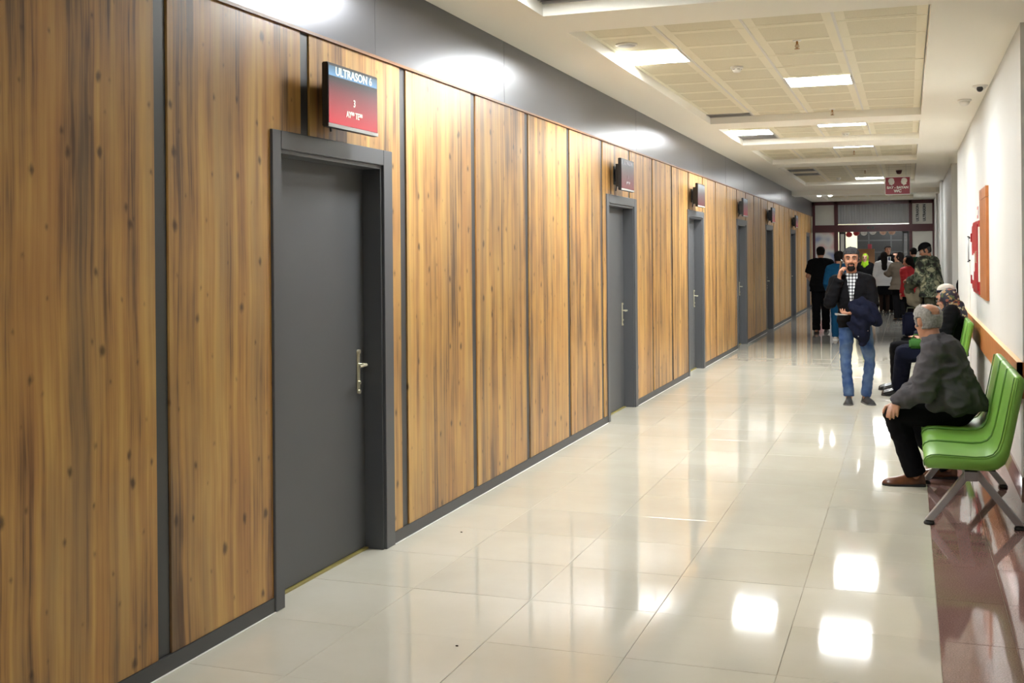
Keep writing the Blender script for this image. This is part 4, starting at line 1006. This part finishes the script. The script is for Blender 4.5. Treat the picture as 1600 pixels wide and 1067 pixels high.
# ------------------------------------------------------------------ the man on the telephone
PX, PY = -.555, 12.55
Jp = dict(pel=(-.548, 12.55, .865), waist=(-.553, 12.555, .99), chest=(-.565, 12.555, 1.15), neck=(-.573, 12.565, 1.365), head=(-.577, 12.535, 1.548), shR=(-.735, 12.565, 1.315), shL=(-.405, 12.565, 1.315),
          elR=(-.795, 12.43, 1.085), wrR=(-.700, 12.425, 1.335), elL=(-.358, 12.50, 1.065), wrL=(-.535, 12.335, .985), hipR=(-.625, 12.55, .86), hipL=(-.462, 12.55, .86),
          knR=(-.642, 12.50, .475), knL=(-.392, 12.49, .475), anR=(-.612, 12.535, .095), anL=(-.440, 12.60, .095))
root, J, HM, body = person('person', (PX, PY, 0), math.pi, 'bearded man in an open black jacket walking towards us, telephone at his ear', Jp, True, math.pi+.03, -.06, 0, vox=.0058, hs=1.0,
    hand=((( -.15, .05, .95), (-1, .1, 0), (0, -1, .25), .75), ((.85, -.25+.0, -.1), (0, .1, 1.0), (.2, 1, 0), .55)), brow=MT['hairk'])
def vcut(c, n):        # the jacket hangs open in a long V down the front
    z = c.z; hw = max(0, .048*(z-.98)/.38) if z < 1.34 else .06
    return c.y > .02 and n.y > -.1 and abs(c.x-.018) < hw and z > .98
jk = top(root, J, MT['blackc'], 'jacket', .016, -.12, 1.0, .0078, 11, .007, cut=vcut, thick=.004, flare=.05, matfn=None)
sh = top(root, J, MT['plaid'], 'shirt', .004, .0, .3, .0085, 5, .002, flare=0)
trousers(root, J, MT['jean'], 'jeans', .005, .0078, 21, .0075, cuff=.054, knee=.055, thigh=.088)
for S, d in (('R', (.02, 1)), ('L', (-.42, 1))): shoe(root, J['an'+S], d, MT['trainer'], MT['greysole'], .27)
hair(root, body, HM, MT['hairg'], 2, off=lambda p: .006+.008*max(0, min(1, (p.z-.05)/.05)), rough=.012)
def beardc(p):
    m_ = (p.x/.024)**2+((p.z+.058)/.010)**2 < 1
    return (not m_) and p.y > .015 and (((p.x/.040)**2+((p.z+.090)/.033)**2 < 1) or (-.068 < p.z < -.036 and abs(p.x) < .034 and abs(p.x) > .024 and p.y > .06))
shell(root, body, HM, 'beard', MT['hairk'], beardc, .0045, 1, .002, 4)
shell(root, body, HM, 'moustache', MT['hairk'], lambda p: -.050 < p.z < -.036 and p.y > .060 and abs(p.x) < .032, .004, 1, .002, 6)
ph = empty('telephone', (-.682, 12.462, 1.475), 0); tag(ph, 'black slab telephone held to the ear of the bearded man', 'telephone')
ph.rotation_euler = (.25, .12, .25)
box('case', -.005, .005, -.032, .032, -.068, .068, MT['black'], ph, .003); box('screen', -.0056, -.005+.0115, -.029, .029, -.060, .060, MT['bleather'], ph)
pp = empty('paper_slips', (-.672, 12.255, .965), .3); tag(pp, 'white folded paper slips in the bearded man\'s lower hand', 'paper')
for i in range(3):
    o = box('slip', -.055, .055, -.035, .035, .004*i, .004*i+.002, MT['paperw'], pp); o.rotation_euler = (0, .08*i, .12*i)
ct = empty('draped_coat', (-.45, 12.36, .9), 0); tag(ct, 'dark navy coat draped over the bearded man\'s forearm', 'coat')
bm = bmesh.new(); off = V((-.45, 12.36, .9))
def W3(*p): return V(p)-off
chain(bm, [W3(-.555, 12.36, 1.06), W3(-.46, 12.38, 1.08), W3(-.37, 12.40, 1.00), W3(-.325, 12.36, .90)], [.050, .075, .085, .065])
chain(bm, [W3(-.55, 12.31, 1.03), W3(-.46, 12.29, .98), W3(-.36, 12.31, .90)], [.040, .065, .060])
chain(bm, [W3(-.45, 12.33, .98), W3(-.45, 12.32, .86), W3(-.455, 12.33, .72)], [.085, .080, .062]); chain(bm, [W3(-.55, 12.34, .99), W3(-.53, 12.33, .88), W3(-.50, 12.34, .76)], [.035, .055, .06])
chain(bm, [W3(-.60, 12.35, .87), W3(-.54, 12.34, .83)], [.02, .05]); chain(bm, [W3(-.44, 12.32, .74), W3(-.462, 12.33, .655)], [.05, .035])
solid('cloth', bm, MT['navy'], ct, .008, 3, folds(.016, (9, 9, 9), 8, .2))
bm = bmesh.new()
for p in ((-.50, 12.275, .74), (-.405, 12.29, .80)): ell(bm, W3(*p), (.006, .006, .006), None, 8)
b_ = obj('button', bm, MT['alu'], ct)

# ------------------------------------------------------------------ the old man on the near bench
Jo = dict(pel=(.345, 8.29, .545), waist=(.325, 8.29, .68), chest=(.235, 8.30, .86), neck=(.165, 8.33, 1.005), head=(.128, 8.37, 1.130), shL=(.160, 8.125, .925), shR=(.165, 8.485, .915),
          elL=(.085, 8.02, .685), wrL=(-.085, 8.085, .590), elR=(.10, 8.56, .68), wrR=(-.02, 8.42, .615), hipL=(.320, 8.20, .535), hipR=(.320, 8.385, .535),
          knL=(-.095, 8.17, .500), knR=(-.055, 8.50, .500), anL=(.035, 8.235, .10), anR=(.255, 8.58, .10))
root, J, HM, body = person('person', (.25, 8.3, 0), math.pi/2, 'old balding man in a grey jacket sitting hunched on the nearest green bench', Jo, True, .62, -.22, .0, vox=.0058, hs=1.03,
    hand=(((-.7, -.3, -.12), (0, 0, -1), (-.5, -1, 0), .35), ((-.95, .18, -.32), (0, 0, -1), (-.1, 1, 0), .35)), k=1.03, belly=.03)
root_inv = None
def xt(bm):
    # skirts of the jacket spread over the seat and the thighs
    L = lambda p: Matrix.Rotation(-math.pi/2, 3, 'Z') @ (V(p)-V((.25, 8.3, 0)))
    ell(bm, L((.345, 8.29, .60)), (.205, .135, .125)); 
    chain(bm, [L((.30, 8.155, .62)), L((.16, 8.12, .575))], [.10, .055]); chain(bm, [L((.30, 8.42, .62)), L((.17, 8.45, .575))], [.10, .06])
    chain(bm, [L((.20, 8.16, .80)), L((.30, 8.15, .62))], [.13, .125])
def lap(c, n): return c.z < .468
top(root, J, MT['greyj'], 'jacket', .022, -.06, 1.0, .0075, 31, .016, k=1.05, belly=.04, flare=.10, extra=xt, armr=(.070, .064, .046), sc=(8, 8, 13), sm=4)
trousers(root, J, MT['blackc'], 'trousers', .012, .009, 17, .007, cuff=.066, knee=.070)
shoe(root, J['anL'], (-.1, 1), MT['leather'], MT['rubber'], .285); shoe(root, J['anR'], (-.05, 1), MT['leather'], MT['rubber'], .285)
def oldhair(p):
    bald = (p.x**2/.050**2 + (p.y+.045)**2/.060**2) < 1 and p.z > .035
    return short_hair(p) and not bald
shell(root, body, HM, 'hair', MT['hairw'], oldhair, .012, 1.03, .004, 9)
b_ = empty('sleeve_item', (.03, 8.40, .64)); tag(b_, 'folded white slip in the old man\'s far hand', 'paper'); box('slip', -.05, .05, -.02, .02, -.003, .003, MT['paperw'], b_); box('fold', -.05, .05, -.02, -.012, .003, .006, MT['paperw'], b_)
b_.name = 'paper_slips'

# ------------------------------------------------------------------ woman in the floral headscarf
def seated(x, y, z0=.545, lean=.0, knee=-.08, foot=(-.10, 0), s=1.0, spread=.10, hands=(0, .62)):
    return dict(pel=(x, y, z0), waist=(x+.005-lean*.3, y, z0+.14), chest=(x-lean*.6, y, z0+.32), neck=(x-lean, y, z0+.50), head=(x-lean-.03, y, z0+.645),
                shL=(x-lean+.01, y-.165*s, z0+.44), shR=(x-lean+.01, y+.165*s, z0+.44), elL=(x-.06-lean, y-.22, z0+.19), elR=(x-.06-lean, y+.22, z0+.19), wrL=(hands[0], y-.06, hands[1]), wrR=(hands[0], y+.06, hands[1]),
                hipL=(x-.01, y-.085, z0-.01), hipR=(x-.01, y+.085, z0-.01), knL=(knee, y-spread, .50), knR=(knee, y+spread, .50), anL=(foot[0], foot[1]-spread*.8, .10), anR=(foot[0], foot[1]+spread*.8, .10))
Jw = seated(.43, 13.12, .53, .0, -.055, (-.105, 13.42), .95, .09, (.14, .62)); Jw['head'] = (.398, 13.13, 1.082); Jw['neck'] = (.425, 13.12, .95)
root, J, HM, body = person('person', (.40, 13.12, 0), math.pi/2, 'seated woman in a black robe and dark floral headscarf beyond the old man', Jw, True, 1.40, -.14, 0, vox=.0075, skin='skin2', k=.95,
    hand=(((-.9, .3, -.2), (0, 0, -1), (-.3, 1, 0), .4), ((-.9, -.3, -.2), (0, 0, -1), (-.3, -1, 0), .4)))
top(root, J, MT['blackc'], 'robe', .022, -.1, 1.0, .010, 41, .007, k=1.0, flare=.15)
trousers(root, J, MT['navy'], 'skirt', .020, .011, 43, .007, cuff=.075, knee=.075)
for S in 'RL': shoe(root, J['an'+S], (-.1, 1), MT['bleather'], MT['rubber'], .26)
bm = bmesh.new(); c = HM.translation; z, f = HM.col[2].to_3d(), HM.col[1].to_3d(); rr = Matrix((HM.col[0].to_3d(), f, z)).transposed()
ell(bm, c+z*.018-f*.022, (.094, .108, .122), rr, 20); blob_cap(bm, c-f*.045-z*.04, c-f*.09-z*.17, .085, .10); blob_cap(bm, c-z*.08+f*.0, c-z*.17+f*.0, .078, .105); ell(bm, c-f*.12-z*.07, (.06, .05, .06), rr)
chain(bm, [c-z*.125+f*.05, c-z*.19+f*.055], [.045, .05])
solid('headscarf', bm, MT['floral'], root, .009, 3, folds(.006, (12, 12, 12), 5))
bm = bmesh.new(); P = lambda x, y, zz: c+HM.col[0].to_3d()*x+f*y+z*zz
for s in (-1, 1):
    tube(bm, [P(s*.033+.022*math.cos(a), .104, .004+.017*math.sin(a)) for a in [i*math.pi/6 for i in range(13)]], .0018, 5); tube(bm, [P(s*.055, .102, .008), P(s*.080, .03, .006)], .0018, 5)
g_ = obj('glasses', bm, MT['black'], root)
bg = empty('handbag', (.13, 12.98, .60)); tag(bg, 'small green bag on the lap of the woman in the floral headscarf', 'bag')
bm = bmesh.new(); bx(bm, -.13, .05, -.05, .05, -.03, .075); bmesh.ops.bevel(bm, geom=bm.edges[:], offset=.018, segments=2, affect='EDGES'); obj('pouch', bm, MT['slv'], bg, smooth=True)
bm = bmesh.new(); tube(bm, [(-.10, 0, .07), (-.07, 0, .12), (0, 0, .12), (.02, 0, .07)], .006, 6); obj('strap', bm, MT['slv'], bg)

# ------------------------------------------------------------------ man in the white cap
Jc = seated(.43, 13.68, .545, .0, -.14, (-.13, 13.95), 1.0, .09, (.08, .66)); Jc['head'] = (.405, 13.72, 1.125); Jc['knL'] = (-.14, 13.62, .525)
root, J, HM, body = person('person', (.40, 13.68, 0), math.pi/2, 'seated man in a white knitted cap hidden behind the woman in the floral headscarf', Jc, True, 1.2, -.05, 0, vox=.009,
    hand=(((-.9, .1, -.15), (0, .3, 1), (-.2, 1, 0), .25), ((-.9, -.3, -.1), (0, 0, -1), (-.3, -1, 0), .4)), face=True)
top(root, J, MT['navy'], 'jacket', .018, -.1, 1.0, .011, 51, .007)
trousers(root, J, MT['blackc'], 'trousers', .012, .011, 53, .006, cuff=.07)
for S in 'RL': shoe(root, J['an'+S], (-.1, 1), MT['bleather'], MT['rubber'], .28)
c = HM.translation; z, f = HM.col[2].to_3d(), HM.col[1].to_3d(); rr = Matrix((HM.col[0].to_3d(), f, z)).transposed()
bm = bmesh.new(); ell(bm, c+z*.055-f*.004, (.088, .104, .078), rr, 20); solid('cap', bm, MT['creamc'], root, .008, 2, None, None, lambda q, n: (q-c).dot(z) < .045, .004)
bm = bmesh.new(); blob_cap(bm, c+z*.045-f*.004, c+z*.062-f*.004, .001, .001)
ringloft(bm, [(c+z*.030-f*.004, rr.col[0], f, .089, .105, .105), (c+z*.060-f*.004, rr.col[0], f, .091, .107, .107)]); obj('cap_band', bm, MT['navy'], root, smooth=True)

# ------------------------------------------------------------------ man in camouflage with a dark cap
rz = math.radians(62)
Jm = stand(1.76, .02, -.05, armR=((.24, .10, 1.13), (.10, .34, 1.14)), armL=((-.23, .10, 1.13), (-.13, .36, 1.10)), lean=.09)
root, J, HM, body = person('person', (.40, 21.5, 0), rz, 'man in a camouflage jacket and dark baseball cap looking down, standing by the wall', Jm, False, math.radians(28), -.42, 0, vox=.008, k=1.15, hs=1.12, belly=.05,
    hand=(((-.4, .9, 0), (-.2, 0, -1), (0, .3, 1), .7), ((.3, .9, 0), (.2, 0, -1), (0, .3, 1), .7)))
top(root, J, MT['camo'], 'jacket', .038, -.30, 1.0, .011, 61, .010, k=1.2, belly=.05, flare=.1, armr=(.075, .07, .055))
trousers(root, J, MT['olive'], 'trousers', .014, .012, 63, .006, cuff=.07)
for S in 'RL': shoe(root, J['an'+S], (0, 1), MT['bleather'], MT['rubber'], .29)
hair(root, body, HM, MT['hairg'], 3, off=.008, hs=1.12)
c = HM.translation; u, z, f = HM.col[0].to_3d(), HM.col[2].to_3d(), HM.col[1].to_3d(); rr = Matrix((u, f, z)).transposed()
bm = bmesh.new(); ell(bm, c+z*.054-f*.006, (.102, .121, .104), rr, 20); cp = solid('cap', bm, MT['blackc'], root, .008, 2, None, None, lambda q, n: (q-c).dot(z) < .045, .005)
bm = bmesh.new(); vs = []
for i in range(9):
    a = math.pi*i/8; x = .086*math.cos(a); vs.append((c+u*x+f*(.082+.022*math.sin(a))+z*.056, c+u*x*1.05+f*(.092+.125*math.sin(a)**.7)+z*(.046-.012*math.sin(a))))
A = [bm.verts.new(a) for a, b in vs]; B = [bm.verts.new(b) for a, b in vs]
for i in range(8): bm.faces.new((A[i], A[i+1], B[i+1], B[i]))
thicken(bm, .006); obj('brim', bm, MT['blackc'], cp, smooth=False)
P = lambda x, y, zz: c+u*x+f*y+z*zz
bm = bmesh.new()
for s in (-1, 1):
    tube(bm, [P(s*.033+.022*math.cos(a), .116, .000+.016*math.sin(a)) for a in [i*math.pi/6 for i in range(13)]], .002, 5); tube(bm, [P(s*.055, .114, .006), P(s*.090, .0, .010)], .002, 5)
obj('glasses', bm, MT['alu'], root)
ct = empty('folded_jacket', (.14, 21.55, .9)); tag(ct, 'olive and tan jacket hanging from the arms of the man in camouflage', 'jacket')
bm = bmesh.new(); o_ = V((.14, 21.55, .9)); Q = lambda *p: V(p)-o_
chain(bm, [Q(.03, 21.6, 1.12), Q(.0, 21.6, .98), Q(.03, 21.6, .85)], [.055, .085, .07]); chain(bm, [Q(.28, 21.45, 1.10), Q(.14, 21.5, 1.08), Q(.04, 21.55, 1.02)], [.06, .085, .08])
up = solid('upper_cloth', bm, MT['olive'], ct, .011, 3, folds(.018, (8, 8, 8), 4))
bm = bmesh.new(); chain(bm, [Q(-.02, 21.6, .90), Q(.06, 21.58, .74), Q(.14, 21.56, .66)], [.06, .10, .07]); chain(bm, [Q(.20, 21.5, .95), Q(.15, 21.55, .75)], [.07, .09])
solid('lower_cloth', bm, MT['tan'], ct, .011, 3, folds(.015, (8, 8, 8), 5))

# navy bag on the floor in front of him
t = empty('travel_bag', (.04, 20.9, 0)); tag(t, 'dark navy travel bag standing on the floor below the camouflage jacket', 'bag')
bm = bmesh.new(); bx(bm, -.15, .14, -.11, .11, .12, .56); bmesh.ops.bevel(bm, geom=bm.edges[:], offset=.05, segments=3, affect='EDGES'); obj('body', bm, MT['navy'], t, smooth=True)
bm = bmesh.new(); bx(bm, -.17, .16, -.12, .12, .0, .14); bmesh.ops.bevel(bm, geom=bm.edges[:], offset=.03, segments=2, affect='EDGES'); obj('base', bm, MT['blackc'], t, smooth=True)
for dy in (-.05, .05):
    bm = bmesh.new(); tube(bm, [(-.08, dy, .54), (-.06, dy, .64), (.05, dy, .64), (.07, dy, .54)], .010, 8); obj('handle', bm, MT['olive'], t, smooth=True)

# ------------------------------------------------------------------ walking away on the left
Jt = stand(1.74, .10, -.20, armR=((.245, .01, 1.15), (.20, .20, 1.02)), armL=((-.26, .03, 1.15), (-.235, .22, 1.08)))
root, J, HM, body = person('person', (-1.675, 23.5, 0), .05, 'man in a black T-shirt and black trousers walking away along the wood wall', Jt, False, .0, 0, 0, vox=.0095, k=1.14, hs=1.0, face=False, belly=.03)
top(root, J, MT['blackc'], 'shirt', .018, -.22, .75, .012, 71, .007, k=1.16, belly=.03, collar=True, flare=.1)
trousers(root, J, MT['blackc'], 'trousers', .016, .012, 73, .007, k=1.08, cuff=.075)
shoe(root, J['anR'], (.1, 1), MT['trainer'], MT['greysole'], .30); shoe(root, J['anL'], (0, 1), MT['trainer'], MT['greysole'], .30, pitch=.35)
hair(root, body, HM, MT['hairg'] if False else MT['hairk'], 4, off=.010)
Jb = stand(1.63, -.12, .14, armL=((-.235, -.02, 1.14), (-.20, .12, .95)), armR=((.235, .0, 1.14), (.22, .15, .95)))
root, J, HM, body = person('person', (-1.20, 21.45, 0), .02, 'person in a blue tunic and trousers walking away behind the bearded man', Jb, False, 0, 0, 0, vox=.0095, face=False)
top(root, J, MT['blue'], 'tunic', .022, -.25, 1.0, .012, 81, .006, flare=.15); trousers(root, J, MT['blue'], 'trousers', .012, .012, 83, .005, cuff=.06)
for S in 'RL': shoe(root, J['an'+S], (0, 1), MT['creamc'], MT['paperw'], .26)
hair(root, body, HM, MT['hairk'], 5, off=.016)

# ------------------------------------------------------------------ group near the gateway
def simple(x, y, rz, label, H, topm, legm, hairm=None, hem=-.25, k=1.0, skirt=None, scarf=None, arms=None, longhair=False, hy=0, hp=0, shoes='bleather', vox=.011, skin='skin2', tname='jacket', lean=0, face=True, seed=0):
    a = arms or {}
    J_ = stand(H, .02, -.02, lean=lean, **a); root, J, HM, body = person('person', (x, y, 0), rz, label, J_, False, hy, hp, 0, vox=vox, k=k, skin=skin, face=face)
    top(root, J, MT[topm], tname, .020, hem, 1.0, .014, seed, .006, k=k, flare=.15)
    s = H/1.75
    if skirt:
        bm = bmesh.new(); X, Yf = V((1, 0, 0)), V((0, 1, 0)); ringloft(bm, [(V((0, 0, zz*s)), X, Yf, w_, w_*.75, w_*.75) for zz, w_ in ((skirt, .19), (.7, .185), (.98, .165), (1.05, .14))]); obj('skirt', bm, MT[legm], root, smooth=True)
        for S in 'RL': bm = bmesh.new(); chain(bm, [J['kn'+S]+V((0, 0, .12)), J['kn'+S], J['an'+S]], [.065, .056, .040]); obj('stocking', bm, MT['sock'], root, smooth=True)
    else: trousers(root, J, MT[legm], 'trousers', .012, .014, seed+2, .005, k=k, cuff=.065)
    for S in 'RL': shoe(root, J['an'+S], (0, 1), MT[shoes], MT['rubber'], .25*s)
    c = HM.translation; u, z, f = HM.col[0].to_3d(), HM.col[2].to_3d(), HM.col[1].to_3d(); rr = Matrix((u, f, z)).transposed()
    if scarf:
        bm = bmesh.new(); ell(bm, c+z*.018-f*.022, (.092, .106, .120), rr, 20); blob_cap(bm, c-z*.07-f*.02, c-z*.20-f*.01, .085, .13); chain(bm, [c-z*.13+f*.05, c-z*.24+f*.06], [.05, .06])
        solid('headscarf', bm, MT[scarf], root, .012, 3, folds(.006, (12, 12, 12), 5))
    elif longhair:
        bm = bmesh.new(); ell(bm, c+z*.018-f*.022, (.090, .102, .118), rr, 20); blob_cap(bm, c-z*.03-f*.045, c-z*.30-f*.155, .088, .072, (f, .6)); solid('hair', bm, MT[hairm or 'hairk'], root, .012, 3, folds(.006, (30, 30, 8), 5))
    else: hair(root, body, HM, MT[hairm or 'hairk'], seed, off=.012)
    return root, J, HM
simple(-.60, 30.9, .1, 'woman in a light grey coat and black skirt with her back to us', 1.62, 'whitec', 'blackc', hem=-.42, skirt=.55, longhair=True, face=False, skin='sock' if False else 'skin2', tname='coat', seed=91)
r_, J_, H_ = simple(-.52, 31.75, math.pi+.25, 'dark-suited man in a blue tie facing the woman in the light grey coat', 1.80, 'blackc', 'blackc', hem=-.3, arms=dict(armR=((.24, .02, 1.14), (.10, .28, 1.10))), seed=95, tname='suit_jacket')
bm = bmesh.new(); prism(bm, [(-.05, 1.50), (.05, 1.50), (.012, 1.20), (-.012, 1.20)], 'y', .135, .158); obj('shirt_front', bm, MT['paperw'], r_); bm = bmesh.new(); prism(bm, [(-.018, 1.49), (.018, 1.49), (.022, 1.22), (0, 1.19), (-.022, 1.22)], 'y', .158, .164); obj('necktie', bm, MT['tie'], r_)
simple(-1.15, 33.2, math.pi-.1, 'woman in a bright green headscarf and dark coat near the doorway', 1.56, 'blackc', 'blackc', hem=-.42, scarf='greenh', seed=101, tname='coat')
simple(-.20, 28.0, .45, 'dark-haired woman in a brown coat reaching towards the suited man', 1.60, 'brownc', 'blackc', hem=-.42, longhair=True, hy=.9, arms=dict(armL=((-.23, .12, 1.20), (-.20, .36, 1.22))), seed=105, tname='coat')
simple(.06, 24.6, .75, 'person in a bright red jacket and dark woollen hat behind the camouflage jacket', 1.52, 'redc', 'blackc', hem=-.3, longhair=True, hy=.7, hp=-.25, lean=.08, seed=111, skin='skin')
simple(.30, 25.3, .5, 'person in a tan padded coat standing behind the red jacket', 1.50, 'tan', 'blackc', hem=-.3, hy=.4, lean=.08, seed=115, k=1.15)
simple(.13, 30.2, .3, 'dark-haired person just behind the dark baseball cap', 1.72, 'greend2', 'blackc', seed=119, face=False)
simple(-.32, 32.2, math.pi+.1, 'person in a dark green top between the suit and the brown coat', 1.60, 'greend2', 'blackc', seed=123, longhair=True)
simple(.93, 20.4, 1.2, 'person in a black hooded coat half hidden in the side passage', 1.42, 'blackc', 'blackc', hem=-.42, scarf='blackc', seed=127, k=1.1, tname='coat')

# specks on the floor
for i, (x, y, lab) in enumerate(((-1.779, 4.296, 'tiny dark crumb on the cream floor at the bottom of the view'), (-2.481, 6.075, 'tiny brown crumb on the cream floor nearer the wood wall'))):
    bm = bmesh.new(); bmesh.ops.create_icosphere(bm, subdivisions=1, radius=.006, matrix=Matrix.Translation((x, y, .003)) @ Matrix.Diagonal((1.3, .8, .5, 1)))
    o = obj('crumb', bm, MT['sock'], None, smooth=True); tag(o, lab, 'crumb')
